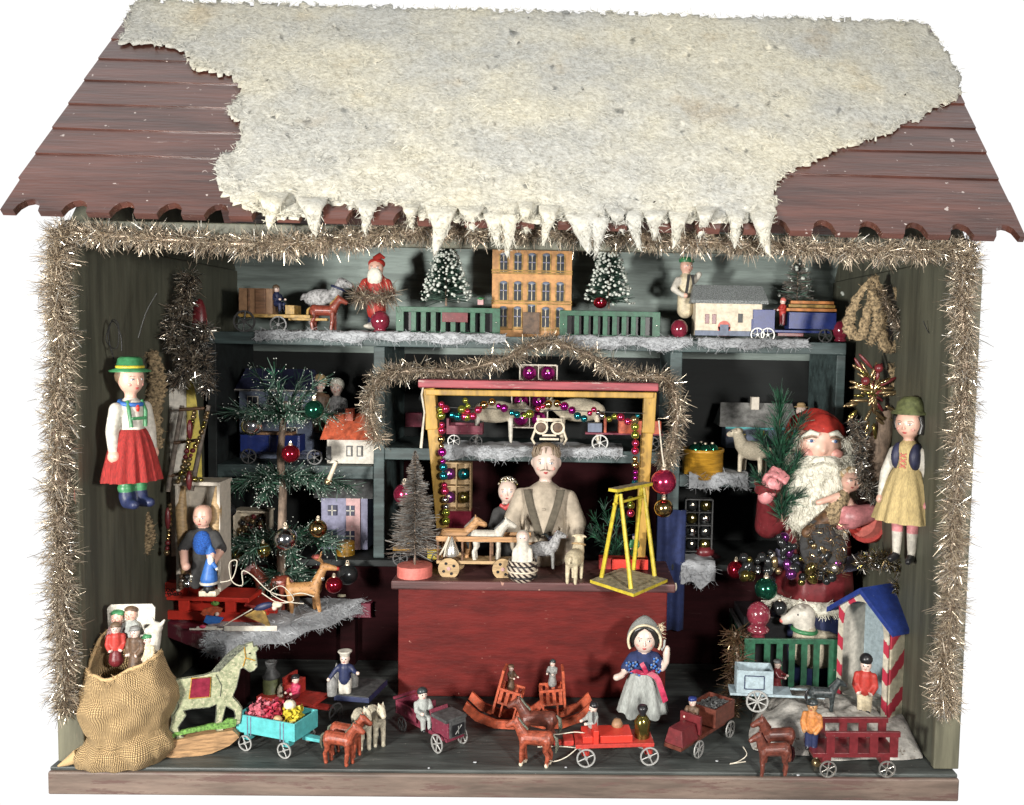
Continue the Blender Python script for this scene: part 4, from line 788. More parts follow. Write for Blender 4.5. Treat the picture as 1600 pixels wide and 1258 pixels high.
# brown pony lying/standing behind
horse('toy_pony','red-brown pony with white nose facing left behind the reindeer','toy horse',424,952,TZ+.02,70,180,'chestnut','brown_red',white='tissue',neck=1)
t=T('skier_toy','flat tin skier toy in blue pulling a sledge along the cotton mat','tin toy',365,984,z=TT,rz=3)
m=MB(); m.box((-6,-2,2),(120,1.5,3),'white_pt'); m.box((28,-6,4),(80,2,8),'white_pt'); m.box((-40,-3,5),(30,2,3),'white_pt'); m.build('ski_base',t)
m=MB(); m.prism([(50,6),(58,6),(52,22),(46,32),(38,34),(24,24),(18,24),(30,30),(40,36),(50,30)],-6,-3,'ochre'); m.ell((47,-4,38),(16,4,6),'navy',10,rot=(0,-18,0)); m.ell((64,-4,36),4.5,'skin_pale',8); m.ell((68,-4,41),(9,3,5),'bone',8); m.tube([(30,-4,34),(10,-4,22),(-14,-4,8)],1,'string',5); m.build('skier',t)
m=MB(); m.prism([(-44,14),(-36,10),(-20,12),(-14,20),(-24,22),(-40,24)],-4,-1,'blue'); m.prism([(-50,26),(-44,34),(-26,38),(-16,34),(-20,24),(-40,20)],-1,1,'orange_red'); m.ell((-24,-3,26),3.4,'skin_pale',8); m.ell((-28,0,42),(7,2,4),'lime',8); m.ell((-46,-3,6),(6,3,3),'pink_ribbon',8); m.build('sledge_rider',t)
bauble('dull smoky glass bauble lying at the back right of the corner table',543,898,3.7,16,'glass_grey'); bauble('dark red glass bauble behind the legs of the reindeer',522,914,3.2,13,'glass_red')
t=T('wooden_disc','thin round yellow-brown disc lying beside the smoky bauble','disc',538,928,z=TT); m=MB(); m.lathe([(17,0),(17,4),(.1,4)],(0,0,0),'yellow_grey',20); m.build('disc_body',t,.6)
# ================================================================== middle shelf behind the frame
def beads(m,pts,mats,r0,r1,seg=1):
    C=catmull(pts,200); L=[0]
    for i in range(200): L.append(L[-1]+(C[i+1]-C[i]).length)
    out=[]; d=0; k=0; i=0
    while d<L[-1]:
        while k<199 and L[k+1]<d: k+=1
        r=(r0 if k%3 else r1)*random.uniform(.9,1.1); out.append((C[k],r,mats[(i//2)%len(mats)])); d+=r*2.02; i+=1
    return out
t=T('bead_garland','colourful glass bead garland swagged across the yellow frame and down both posts','bead garland',850,650,y=3.35)
sc=t.scale[0]; mi=t.matrix_basis.inverted() if False else Matrix.Translation(t.location).inverted()
def loc(u,v,y=3.35): return (at(u,v,y)-t.location)/sc
GM=['glass_pink','glass_teal','glass_lime','glass_pink','glass_gold','glass_magenta','glass_teal','glass_pink','glass_silver','glass_lime','glass_pink','bead_bronze','glass_magenta','glass_silver']
nb=0
for pts in ([(690,632),(712,652),(722,640),(733,655),(748,640),(765,628),(778,634),(793,640)],[(727,626),(732,640),(722,658)],[(800,645),(820,650),(838,640),(856,632),(866,630),(880,634),(895,642),(910,655),(928,640),(935,645),(950,655),(965,650),(985,660),(998,648)],
            [(688,640),(691,665),(689,690),(692,715),(693,740),(695,765),(697,790),(697,815),(700,832),(698,846)],[(996,650),(992,668),(993,690),(992,712),(993,735),(992,760)],[(985,780),(986,795),(984,808)]):
    for (p,r,mt) in beads(None,[loc(u,v,3.35 if v<670 or u<800 else 3.4) for u,v in pts],GM[nb%5:]+GM[:nb%5],6.4,4.7):
        if nb<100: m=MB(); m.ell(p,r,mt,12); m.build('bead',t)
        nb+=1
m=MB(); m.tube([loc(680,636),loc(800,640),loc(900,642),loc(1005,646)],.8,'wire',5); m.build('wire',t)
# ornament boxes
def obox(label,short,u,v,y,w_,h_,d_,balls,rows,cols,bm='card'):
    rw=['bottom','second','third','top'] if rows>2 else (['lower','upper'] if rows==2 else ['']); cw=['left','right']
    t=T('bauble_box',label,'bauble box',u,v,y=y); m=MB(); th=2
    m.box((w_/2,d_,h_/2),(w_,th,h_),bm); m.build('back',t)
    for nm,c,dd in (('side',(0,d_/2,h_/2),(th,d_-th-.2,h_)),('side',(w_,d_/2,h_/2),(th,d_-th-.2,h_)),('base',(w_/2,d_/2,0),(w_-th-.2,d_-th-.2,th)),('top',(w_/2,d_/2,h_),(w_-th-.2,d_-th-.2,th))): B(t,nm,[(c,dd)],bm,.3)
    for i in range(1,cols): B(t,'divider',[((w_*i/cols,d_/2,h_/2),(1.2,d_-th-2,h_-2.4))],bm,.2)
    for i in range(1,rows): B(t,'divider',[((w_/2,d_/2-1,h_*i/rows),(w_-2.4,d_-th-4,1.2))],bm,.2)
    k=0
    for rI in range(rows):
        for cI in range(cols):
            x=w_*(cI+.5)/cols; z_=h_*(rI+.5)/rows; r=min(w_/cols,h_/rows)*.43; mt=balls[k%len(balls)]; k+=1
            p=Vector(t.location)+Vector((x,d_*.45,z_))*t.scale[0]; b=T('glass_bauble',' '.join((rw[rI]+' '+cw[cI]+' glass ball in '+short).split()),'bauble',0,0,y=y,group='balls packed in '+short); b.location=p; b.scale=t.scale
            m=MB(); m.ell((0,0,0),r,mt,18); m.build('ball',b); m=MB(); m.cyl((0,-r*.9,r*.3),(0,-r*1.1,r*.36),r*.2,'brass',n=8); m.build('cap',b)
    return t
obox('open card box of magenta balls behind the bead garland','the magenta box behind the garland',799,668,5.2,56,54,26,['glass_magenta'],2,2)
obox('small card box of magenta balls above the red top beam','the magenta box above the red beam',812,596,4.6,58,26,24,['glass_magenta','glass_magenta'],1,2)
obox('upright card box of teal, gold and purple balls above the maroon block','the teal and gold box over the maroon block',690,797,4.55,44,74,24,['glass_purple','glass_olive','glass_purple','glass_teal'],2,2,'pine_pale')
t=T('maroon_block','plain maroon block standing below the box of teal and gold balls','box',691,838,y=4.4); B(t,'block_body',[((22,14,20),(46,28,40))],'knob_red')
# white fabric cows and wagons on the middle shelf
def cow(label,u,v,h,rz,mt,leg,hx=1,y=4.95):
    t=T('toy_cow',label,'toy cow',u,v,y=y,rz=rz,k=h/100); pr=[('e',(0,0,66),(52,20,24),mt),('c',(42,0,70),(60,0,78),13,10,mt),('c',(60,0,78),(76,0,66),9,7,leg)]
    for s in (-1,1): pr+=[('c',(34,s*9,50),(35,s*9,3),5.5,3.4,leg),('c',(-36,s*9,54),(-38,s*9,3),6,3.4,leg),('c',(58,s*10,86),(56,s*17,90),3,2,leg)]
    return fuse('body',pr,2.4,t,2) and t
cow('cream felt cow with thin white legs on the middle shelf left',772,692,74,8,'plush','white_pt'); cow('cream felt cow right of the pierced white toy on the middle shelf',905,692,78,176,'plush','bone')
t=T('toy_wagon','small plum red wagon on spoked wheels at the left of the middle shelf','toy wagon',690,698,y=4.65)
B(t,'wagon_box',[((36,14,30),(52,3,14)),((36,-4,28),(52,3,12)),((10,5,34),(4,20,22)),((62,5,30),(4,20,16)),((36,5,22),(56,22,3))],'plum'); 
for x in (20,54): wheel(t,x,-7,10,10,'wheel_dark' if x>30 else 'wheel_tin',6)
t=T('pierced_toy','white pierced tin toy with two round holes like spectacles behind the shopkeeper doll','tin toy',858,694,y=4.55)
m=MB()
for s in (-1,1): m.rim((s*13,0,26),11,8,3,'bone',22); m.ell((s*13,1,26),(8,1,8),'brown',14); m.tube([(s*22,0,22),(s*27,-2,8),(s*22,-2,0)],2,'bone',6)
m.box((0,0,14),(22,3,3),'bone'); m.box((0,0,38),(40,3,5),'bone'); m.box((0,0,8),(30,3,3),'bone'); m.build('tin_body',t)
t=T('toy_lorry','rusty orange toy lorry with large spoked wheel on the middle shelf right','toy lorry',915,704,y=4.5)
B(t,'chassis',[((60,10,27),(122,24,3))],'plum'); B(t,'cab',[((14,10,36),(22,22,14))],'grey_blue'); B(t,'load_box',[((84,10,38),(66,28,20))],'orange_red'); B(t,'post',[((30,10,40),(4,20,24))],'orange_red')
for x,y_ in ((22,-4),(104,-4)): wheel(t,x,y_,13,13 if x<50 else 11,'wheel_tin' if x<50 else 'wheel_dark',6)
t=T('toy_box','small dark red block at the far left of the middle shelf','box',634,668,y=5.4); B(t,'block_body',[((12,8,12),(26,16,22))],'plum')
bauble('small silver bauble in the gap left of the yellow post',660,622,4.9,6,'glass_grey')
# strings and hanging baubles beside the frame
t=T('white_string','white string looped over the top left of the frame above the brush tree','string',655,700,y=3.4); m=MB(); m.tube([(2,0,0),(5,0,30),(8,0,56),(4,-4,84),(6,0,96)],1.6,'string',6); m.tube([(4,-1,0),(6,-1,26),(8,-2,54)],1.2,'string',6); m.build('strand',t)
bauble('large pink glass ball hanging on white string beside the right post',1037,753,3.3,20,'glass_pink',string=(-10,96)); bauble('pale gold glass ball hanging below the large pink ball',1037,794,3.3,15,'glass_gold'); bauble('matt pink bauble half hidden behind the grey brush tree',632,772,4.15,17,'glass_pink')
t=T('blue_cloth','dark blue cloth hanging at the right end of the counter','cloth',1046,985,y=4.25); m=MB(); m.grid(lambda i,j:(-22+i*44,4*math.sin(i*14)*(1-j*.5),j*190),16,6,'navy_cloth'); m.build('fold',t)
t.children[0].modifiers.new('s','SOLIDIFY').thickness=3
# ================================================================== on the counter
bottle_brush('brush_tree','bare grey-brown bottle brush tree on a coral pink disc on the counter',648,909,None,206,96,['brush','brush','grey'],2600,0,(27,27,'coral'),y=2.85,z0=.2,lw=1.1)
t=T('toy_cart','small yellow-brown cart behind the grey brush tree on the counter','toy cart',612,884,y=3.6)
B(t,'cart_bed',[((45,10,27),(86,24,5))],'mustard'); B(t,'cart_load',[((50,10,40),(60,22,22)),((64,-2,18),(16,4,16),'yellow')],'pine_dark'); B(t,'parcel',[((30,-8,44),(18,5,15),{'rz':12,'ry':-12})],'pine_pale')
for x in (14,74): wheel(t,x,-4,13,12,'wheel_dark',6)
# wooden wagon pen
t=T('toy_wagon','natural wood railed wagon with pierced disc wheels on the counter','toy wagon',702,903,y=2.85)
B(t,'wagon_bed',[((45,16,25),(130,34,5))],'pine_pale'); B(t,'top_rail',[((50,0,62),(142,4,8))],'pine'); B(t,'top_rail',[((50,34,62),(150,4,8))],'pine')
for x in (-18,20,64,112): B(t,'rail_post',[((x,0,43),(3,4,30))],'pine_dark',.2)
for x in (-18,20,64,112): B(t,'rail_post',[((x,34,43),(3,4,30))],'pine_dark',.2)
for x,y_ in ((0,-5),(84,-5),(4,40)):
    m=MB(); m.lathe([(16.5,-2),(16.5,2),(.1,2)],(x,y_,16.5),'pine_pale',28,ax='y'); 
    for k in range(4): a=k*PI/2+.5; m.cyl((x+9*math.cos(a),y_-2.6,16.5+9*math.sin(a)),(x+9*math.cos(a),y_-1,16.5+9*math.sin(a)),2.4,'black',n=10)
    m.cyl((x,y_-3,16.5),(x,y_-1,16.5),3,'tissue',n=10); m.build('wheel',t)
horse('toy_horse','plain tan wooden horse standing inside the railed wagon','toy horse',716,875,None,66,6,'pine','brush',y=3.15,neck=1.1)
horse('toy_horse','white and grey spotted horse standing inside the railed wagon','toy horse',763,876,None,64,8,'wool_grey' if False else 'white_pt','grey_dark',y=3.05,white='white_pt',neck=1.2)
t=T('silver_cone','small silver cone charm with white fringe at the end of the bead garland','trinket',700,868,y=2.75); m=MB(); m.lathe([(11,0),(12,5),(7,18),(1,30)],(6,0,0),'silver',16); m.tube([(2,-2,30),(-6,-4,12),(-12,-5,2)],1.6,'string',6); m.tube([(2,-4,28),(-3,-7,12),(-5,-8,0)],1.4,'string',6); m.build('charm',t)
# shopkeeper doll
t=T('shopkeeper_doll','porcelain shopkeeper doll in cream shirt with dark braces standing behind the counter','doll',849,897,y=4.0)
e=MB(); face(e,(2,-4,176),(21,20,26),'skin_pale',iris='grey_blue',brow='hair_grey',mouth='lip'); 
e.tube([(-6,-23,166),(0,-25.5,168.5),(9,-23,166)],1.1,'hair_grey',5)
fuse('body',[('e',(2,-4,177),(21,20,27),'skin_pale'),('c',(1,0,136),(1,-1,156),10,9,'skin_pale'),('c',(0,0,40),(0,0,118),40,30,'shirt'),('c',(-26,0,124),(26,0,124),13,13,'shirt'),('c',(-36,0,122),(-50,-6,84),14,14,'shirt'),('c',(-50,-6,84),(-40,-18,48),14,11,'shirt'),('c',(37,0,120),(52,-6,84),14,14,'shirt'),('c',(52,-6,84),(46,-12,46),14,11,'shirt'),('e',(-38,-22,40),9,'skin_pale'),('e',(45,-16,38),9,'skin_pale'),('c',(-14,0,40),(-14,0,-20),18,16,'dark_cloth'),('c',(14,0,40),(14,0,-20),18,16,'dark_cloth'),('e',(-19,-2,176),(3.5,4,7),'skin_pale'),('e',(23,-2,176),(3.5,4,7),'skin_pale')],2.4,t,5,e)
m=MB(); m.ell((2,3,190),(21.5,19,17),'hair_grey',18)
for k in range(60): a=random.uniform(-2.2,2.2); m.tube([(2+math.sin(a)*19,-math.cos(a)*16,196+random.uniform(-4,6)),(2+math.sin(a)*22,-math.cos(a)*19,190),(2+math.sin(a)*21.5,-math.cos(a)*19.5,184)],[.8,1.6,.4],'hair_grey',5)
m.build('hair',t)
for s in (-1,1):
    m=MB(); m.grid(lambda i,j:Vector((s*(26-24*j**1.2)+(i-.5)*12,-17-15*math.sin(min(1,j*1.15)*PI*.5)-1.5*(j>.1),136-76*j)),3,14,'strap'); o=m.build('brace',t); o.modifiers.new('s','SOLIDIFY').thickness=2
m=MB(); m.tube([(s_,-31,108-abs(s_)*.2) for s_ in (-2,0,2)],2,'shirt',6); 
for k in range(4): m.tube([(-30+k*18,-30,100-k*6),(-26+k*18,-33,80),(-30+k*17,-31,60)],[.5,2.2,.6],'shirt',6)
m.build('shirt_fold',t)
t=T('girl_doll','small porcelain-faced doll in a beaded gold cap beside the shopkeeper doll','doll',790,870,y=4.15)
e=MB(); face(e,(2,-3,104),(15,14,18),'skin_pale',mouth='lip'); fuse('body',[('e',(2,-3,104),(15,14,18),'skin_pale'),('c',(0,0,80),(0,0,88),7,7,'skin_pale'),('c',(0,0,20),(0,0,70),24,15,'dark_cloth'),('c',(-14,0,70),(-22,-8,46),8,6,'dark_cloth'),('c',(14,0,70),(22,-8,46),8,6,'dark_cloth')],2.4,t,4,e)
m=MB(); 
for i in range(170): 
    a=random.uniform(0,2*PI); b=random.uniform(.15,1.5); 
    if math.sin(b)<.75 and -math.sin(a)*-1<-.3 and b<.6: continue
    m.ell((2+15*math.cos(a)*math.cos(b),4+14*math.sin(a)*math.cos(b),110+15*math.sin(b)),1.8,random.choice(['brass','glass_olive','silver']),6)
m.ell((2,5,110),(15,13,15),'bead_bronze',14); m.build('beaded_cap',t)
m=MB(); m.tube([(-8,-12,84),(0,-16,80),(8,-13,86)],[3,4,3],'lip',8); m.build('neck_bow',t)
# papoose with woven basket
t=T('swaddled_figure','white hooded figure sitting in a black and white woven cradle on the counter front','toy figure',816,908,y=2.62)
e=MB(); 
for s in (-1,1): e.ell((s*3,-9.3,70),(1.4,1,.9),'grey_blue',6)
fuse('body',[('e',(0,-2,70),(9.5,8,10),'skin_pale'),('c',(0,2,70),(0,1,66),11,10,'white_pt'),('c',(0,0,22),(0,0,52),17,12,'white_pt'),('c',(-12,-4,50),(-14,-10,30),4,3,'white_pt'),('c',(12,-4,50),(14,-10,30),4,3,'white_pt')],2,t,3,e)
m=MB(); m.lathe([(13,0),(20,6),(24,20),(22,34),(20,34),(20,20),(.1,8)],(0,0,0),'weave_band',24); m.build('basket',t)
for k in range(3): m=MB(); m.rim((0,0,0),1,1,1,'black') if False else m.tube([(math.cos(a)*(22+k%2),math.sin(a)*(22+k%2),9+k*9) for a in [2*PI*i/24 for i in range(25)]],1.7,'black' if k!=1 else 'bone',6); m.build('basket_band',t)
# goat, rooster, lamb
lamb('grey speckled goat looking right just behind the woven cradle',852,888,60,6,'wool_grey','wool_grey',y=3.0,leg='grey',name='toy_goat',up=4,cat='toy goat')
t=T('toy_rooster','tiny dark rooster with red comb perched behind the grey goat','toy bird',862,848,y=3.2); m=MB(); m.ell((0,0,6),(8,4,5),'indigo',10); m.ell((7,0,13),3.2,'red',8); m.ell((8,0,17),(3.5,1,2.4),'bright_red',6); m.tube([(-5,0,8),(-11,0,14),(-16,0,12)],[3,2,1],'horse_black',6); m.build('body',t)
t=T('red_bar','thin red-brown wooden bar lying behind the goat','stick',826,852,y=3.2); B(t,'bar_body',[((18,0,3),(42,5,6),{'ry':-6})],'pipe')
lamb('little cream lamb facing away at the front of the counter',898,908,72,74,'cream','cream',y=2.66,collar='pine_pale',up=2)
# yellow swing
t=T('toy_swing','yellow painted wooden swing on a square base at the right front of the counter','toy swing',984,930,z=CT+.01,rz=0)
def q(u,v,yy): return (at(u,v,yy)-Vector(t.location))/t.scale[0]
bp=[on(922,906,CT+.08),on(990,928,CT+.08),on(1043,905,CT+.08),on(972,887,CT+.08)]; bp=[(p-Vector(t.location))/t.scale[0] for p in bp]; m=MB()
m.add([tuple(p-Vector((0,0,5))) for p in bp]+[tuple(p) for p in bp],[(3,2,1,0),(0,1,5,4),(1,2,6,5),(2,3,7,6),(3,0,4,7)],'yellow'); m.add([tuple(p+Vector((0,0,.05))) for p in bp],[(0,1,2,3)],'yellow_grey'); m.build('base',t)
y1,y2=bp[0].y*sc*0+t.location.y,0
fa=on(940,902,CT+.08); fb=on(986,920,CT+.08); ra=on(1023,900,CT+.08); rb=on(990,890,CT+.08)
tf=at(967,772,fa.y*.5+fb.y*.5); tr=at(1004,762,ra.y*.5+rb.y*.5)
L_=lambda p:(Vector(p)-Vector(t.location))/t.scale[0]
for (a,b) in ((fa,tf+Vector((-.03,0,0))),(fb,tf+Vector((.03,0,0))),(ra,tr+Vector((.02,0,0))),(rb,tr+Vector((-.02,0,0)))):
    m=MB(); m.tube([L_(a),L_(b)],[3.6,3.2],'yellow',6,True,False); m.build('leg',t)
m=MB(); a=L_(tf)+Vector((-10,-4,4));b=L_(tr)+Vector((10,4,4)); d=(b-a).normalized(); s_=Vector((-d.y,d.x,0))*9
m.add([a-s_,a+s_,b+s_,b-s_]+[p+Vector((0,0,5)) for p in (a-s_,a+s_,b+s_,b-s_)],[(3,2,1,0),(0,1,5,4),(1,2,6,5),(2,3,7,6),(3,0,4,7)],'yellow'); m.add([p+Vector((0,0,5.06)) for p in (a-s_,a+s_,b+s_,b-s_)],[(0,1,2,3)],'yellow_grey'); m.build('top_board',t)
m=MB(); m.tube([L_(tf)+Vector((-8,-3,-16)),L_(tr)+Vector((6,3,-14))],2.4,'yellow',6); m.build('cross_bar',t)
# red boat with rider behind swing
t=T('toy_boat','small bright red block boat on the counter behind the yellow swing','toy boat',936,892,y=3.5)
B(t,'hull',[((38,10,10),(76,22,20)),((48,0,12),(56,14,16),'bright_red')],'red')
peg('toy_rider','tiny rider in green with dark cap on the red boat inside the swing',991,872,None,38,-20,'green','green',('cap','navy'),pose='down',y=3.3,skirt=True)
t=T('fir_sprig','short dark green fir sprig stuck behind the red boat','fir sprig',962,872,y=3.75); m=MB(); 
for (a,b) in ((-34,62),(-20,82),(0,92),(14,60),(-36,40)): needles(m,[(0,0,0),(a*.5,0,b*.5),(a,-4,b)],90,17,1.1,['needle','needle_dark'],None,0,.5,1)
m.build('twig',t)
t=T('cream_candy','small cream wooden peg at the right front corner of the counter','peg',1055,922,y=2.6); m=MB(); m.ell((0,0,5),(3,3,7),'bone',10); m.build('peg_body',t)
# ================================================================== right compartments
t=T('round_tub','yellow-brown round bentwood tub holding green baubles on the right middle shelf','tub',1097,746,y=4.75); m=MB(); m.lathe([(31,0),(32,2),(31.5,40),(33,41),(33,46),(30,46),(29.5,8),(.1,8)],(0,0,0),'mustard',36); m.build('tub_body',t)
for i,(x,y_) in enumerate(((-14,-8),(2,-12),(14,-4),(-2,8))): 
    b=T('glass_bauble',['dark green bauble at the left rim of the yellow tub','brightest green bauble at the front of the yellow tub','dark green bauble at the right rim of the yellow tub','dark green bauble at the back of the yellow tub'][i],'bauble',1097,746,y=4.75,group='green baubles in the tub'); b.location=Vector(b.location)+Vector((x,y_,44))*b.scale[0]; m=MB(); m.ell((0,0,0),10,'glass_green',16); m.build('ball',b); m=MB(); m.cyl((0,0,9),(0,0,12),2.4,'brass',n=8); m.build('cap',b)
t=T('toy_house','teal and grey wooden house with chimney on the right middle shelf','toy house',1128,700,y=5.6)
B(t,'wall',[((56,24,22),(100,46,44))],'grey_blue'); m=MB(); m.add([(-6,-8,34),(120,-8,34),(114,24,70),(0,24,70),(-6,54,34),(120,54,34)],[(0,1,2,3),(3,2,5,4),(0,4,5,1),(0,3,4),(1,5,2)],'grey'); m.build('roof',t,.6); B(t,'chimney',[((52,14,70),(12,12,20))],'card'); B(t,'eave_strip',[((56,-4,33),(104,4,5))],'turquoise')
for x in (30,64): B(t,'window',[((x,-1,22),(12,2,12),'window_dark'),((x,-2.3,22),(12,.8,1.6),'yellow'),((x,-2.3,22),(1.6,.8,12),'yellow')],'window_dark',0)
lamb('pale standing lamb with long coat on the right shelf near the yellow tub',1172,744,78,140,'plush','bone',y=4.65,legw=4)
t=T('tiny_doll','tiny doll in blue coat and straw hat on the right shelf behind the large Santa','doll',1250,690,y=5.3)
e=MB(); face(e,(0,-1,48),(8.5,8,10),'skin_pale',iris='navy'); fuse('body',[('c',(0,0,-10),(0,0,32),15,10,'blue'),('e',(0,-1,48),(8.5,8,10),'skin_pale'),('c',(-12,0,30),(-18,-4,8),5,4,'blue'),('c',(12,0,30),(20,-4,8),5,4,'blue')],2,t,3,e); m=MB(); m.box((-2,-13,18),(9,4,34),'white_pt'); m.build('scarf',t,1); hat(t,'bowler','pine_pale',54,7)
obox('dark divided box of tiny silver and gold balls under the right shelf','the dark box below the right shelf',1070,862,4.8,42,82,18,['glass_grey','glass_olive','glass_silver'],4,2,'grey_dark')
t=T('paper_parcel','dark red parcel on the low right shelf beside the divided box','parcel',1100,888,y=4.9); m=MB(); m.ell((10,0,12),(18,12,14),'dark_maroon',12); m.ell((0,-2,26),(16,10,10),'maroon',10); m.build('bundle',t)
# ================================================================== large Santa
t=T('large_santa','large old Santa doll with red hood, long white beard and pink hands on the right','Santa doll',1268,1066,y=3.75)
ZB=200   # hem level above the floor, in local units
e=MB(); F=(-8,-14,378); RR_=(37,33,43)
for s in (-1,1):
    e.ell((F[0]+s*18,F[1]-29,F[2]+6),(6,3.2,2.7),'eye_white',12,rot=(0,0,s*16)); e.ell((F[0]+s*18,F[1]-32.2,F[2]+6),(2.7,2,2.6),'iris_blue',10); e.ell((F[0]+s*18,F[1]-33.6,F[2]+6),(1.2,1,1.2),'black',6)
    e.tube([(F[0]+s*8,F[1]-33,F[2]+16),(F[0]+s*19,F[1]-31,F[2]+19),(F[0]+s*31,F[1]-23,F[2]+11)],[3,4.6,2],'fur_white',8)
    e.ell((F[0]+s*22,F[1]-24,F[2]-14),(11,6,8),'cheek',12); e.tube([(F[0]+s*10,F[1]-33,F[2]+11),(F[0]+s*18,F[1]-32.5,F[2]+12.5),(F[0]+s*27,F[1]-28,F[2]+9)],1.1,'hair_grey',6)
for k in (24,29,34): e.tube([(F[0]-16,F[1]-25+ (k-24)*.5,F[2]+k-1),(F[0],F[1]-28.5+(k-24)*.6,F[2]+k),(F[0]+16,F[1]-25+(k-24)*.5,F[2]+k-1)],.8,'tissue',5)
fuse('body',[('e',F,RR_,'skin'),('c',(F[0],F[1]-29,F[2]+6),(F[0],F[1]-36,F[2]-9),3.2,5,'skin'),('c',(-4,0,310),(-4,0,340),20,18,'skin'),
  ('c',(0,6,150),(0,2,290),62,46,'maroon'),('c',(-40,0,292),(-78,-10,250),24,22,'maroon'),('c',(-78,-10,250),(-84,-30,296),21,17,'maroon'),('c',(42,0,290),(80,-10,250),26,24,'maroon'),('c',(80,-10,250),(50,-44,258),24,18,'red'),  # robe body darkened to maroon: its shade is put into the colour
  ('c',(0,6,40),(0,6,118),60,64,'navy')],4.2,t,5,e)
m=MB(); m.tube([(-8,0,392),(-6,2,410),(-2,6,424)],[46,39,16],'red',26); m.grid(lambda i,j:(-8+math.cos(PI*(1.18-1.36*i))*(43+6*j),-12-16*math.sin(PI*j)*0+30*j-14,380+math.sin(PI*(1.18-1.36*i))*(43+4*j)),28,5,'red'); m.build('hood',t)
m=MB()   # beard: continuous fleece
def bd(i,j):
    a=PI*(1.0+i); w_=53*(1-j)**.42*(1.0+.25*math.sin(j*PI))+3*noise.noise((i*9,j*9,0)); return (-10+j*6+math.cos(a)*w_,-26+math.sin(a)*(16+14*math.sin(j*PI))*1.15+3*noise.noise((i*14,j*14,4)),362-j*172)
m.grid(bd,36,30,'fur_white'); m.ell((-10,-38,330),(34,14,34),'fur_white',18)
for k in range(2600):
    i=random.random();j=random.random()**1.1*.97; p=Vector(bd(i,j)); m.strand(p,(random.gauss(0,.5),-.5,-1+random.gauss(0,.5)),random.uniform(6,15),.9,'fur_white',random.uniform(-.5,.5))
for s in (-1,1):
    for k in range(420): 
        f=random.random(); p=Vector((-8+s*(36+6*math.sin(f*3)),-30,392-f*50)); m.strand(p+Vector((random.gauss(0,5),random.gauss(0,3),0)),(s*.35+random.gauss(0,.5),-.5,-.9),random.uniform(6,14),.9,'fur_white',random.uniform(-.5,.5))
m.build('beard',t)
m=MB(); 
for s in (-1,1): m.tube([(F[0],F[1]-40,F[2]-20),(F[0]+s*10,F[1]-38,F[2]-22),(F[0]+s*22,F[1]-30,F[2]-30)],[5,6,2],'fur_white',10)

for k in range(240):
    s=random.choice((-1,1)); f=random.random(); m.strand((F[0]+s*f*20,F[1]-43+f*8,F[2]-20-f*7),(s*.8,-.4,-.7+random.gauss(0,.3)),random.uniform(5,10),.9,'fur_white',.3)
m.build('moustache',t)
def hand(par,c,k,rz,ry,name='hand'):
    M_=TR(*c,ry=ry,rz=rz,s=k); P_=lambda *p: tuple(M_@Vector(p)); pr=[('c',P_(-14,0,0),P_(2,0,0),9*k,11*k,'skin_pink'),('e',P_(6,0,0),(11*k,8*k,12*k),'skin_pink')]
    for f,(z_,ln) in enumerate(((9,13),(3.5,15),(-2.5,14),(-8.5,11))):
        pr+=[('c',P_(10,-2,z_),P_(12+ln*.5,-7,z_),3.4*k,3.1*k,'skin_pink'),('c',P_(12+ln*.5,-7,z_),P_(9+ln*.2,-14,z_*.95),3.1*k,2.6*k,'skin_pink')]
    pr+=[('c',P_(0,-6,11),P_(9,-12,12),3.6*k,3*k,'skin_pink')]
    return fuse(name,pr,1.5*k,par,2)
m=MB(); m.tube([(-88,-34,302),(-84,-38,318)],[19,21],'maroon',18); m.tube([(-86,-36,314),(-85,-38,320)],[22,22],'maroon',20); m.build('cuff',t)
hand(t,(-82,-44,316),1.35,-8,-62); hand(t,(38,-72,278),1.5,190,12)
m=MB(); m.tube([(66,-50,262),(52,-58,268)],[26,24],'coral',18); m.tube([(62,-52,262),(58,-56,264)],[29,29],'red',20); m.build('cuff',t)
m=MB(); m.grid(lambda i,j:(math.cos(PI*(1+i))*(62+8*j),math.sin(PI*(1+i))*(56+6*j),ZB+22*(1-j)-10),24,3,'lilac'); m.build('sash',t)
m=MB(); 
for k in range(1100):
    a=PI*(1+random.random()); m.strand((math.cos(a)*72,math.sin(a)*66+6,134+random.uniform(-9,9)),(math.cos(a)+random.gauss(0,.6),math.sin(a)+random.gauss(0,.6),random.gauss(-.3,.6)),random.uniform(6,12),1.2,'fur_white',random.uniform(-.4,.4))
m.tube([(math.cos(a)*69,math.sin(a)*63+6,134) for a in [PI+PI*i/20 for i in range(21)]],10,'fur_white',10); m.build('fur_hem',t)
t2=T('fir_branch','upright dark green fir branch held in the large Santa\'s raised hand','fir branch',1222,815,y=3.15); m=MB(); P0=[(0,0,0),(-4,0,60),(-8,0,110),(-10,0,185)]; m.tube(P0,[2.5,2.2,1.8,1],'bark',6); needles(m,P0,900,34,1.2,['needle','needle','needle_dark'],None,0,.42,1); 
for (a,b,c) in ((30,-36,40),(50,24,50),(70,-34,60),(100,28,60),(20,22,20)): needles(m,[(-4,0,a),(-4+b*.6,-3,a+c*.6),(-4+b,-5,a+c)],190,24,1.1,['needle','needle_dark'],None,0,.4,1)
m.build('twig',t2)
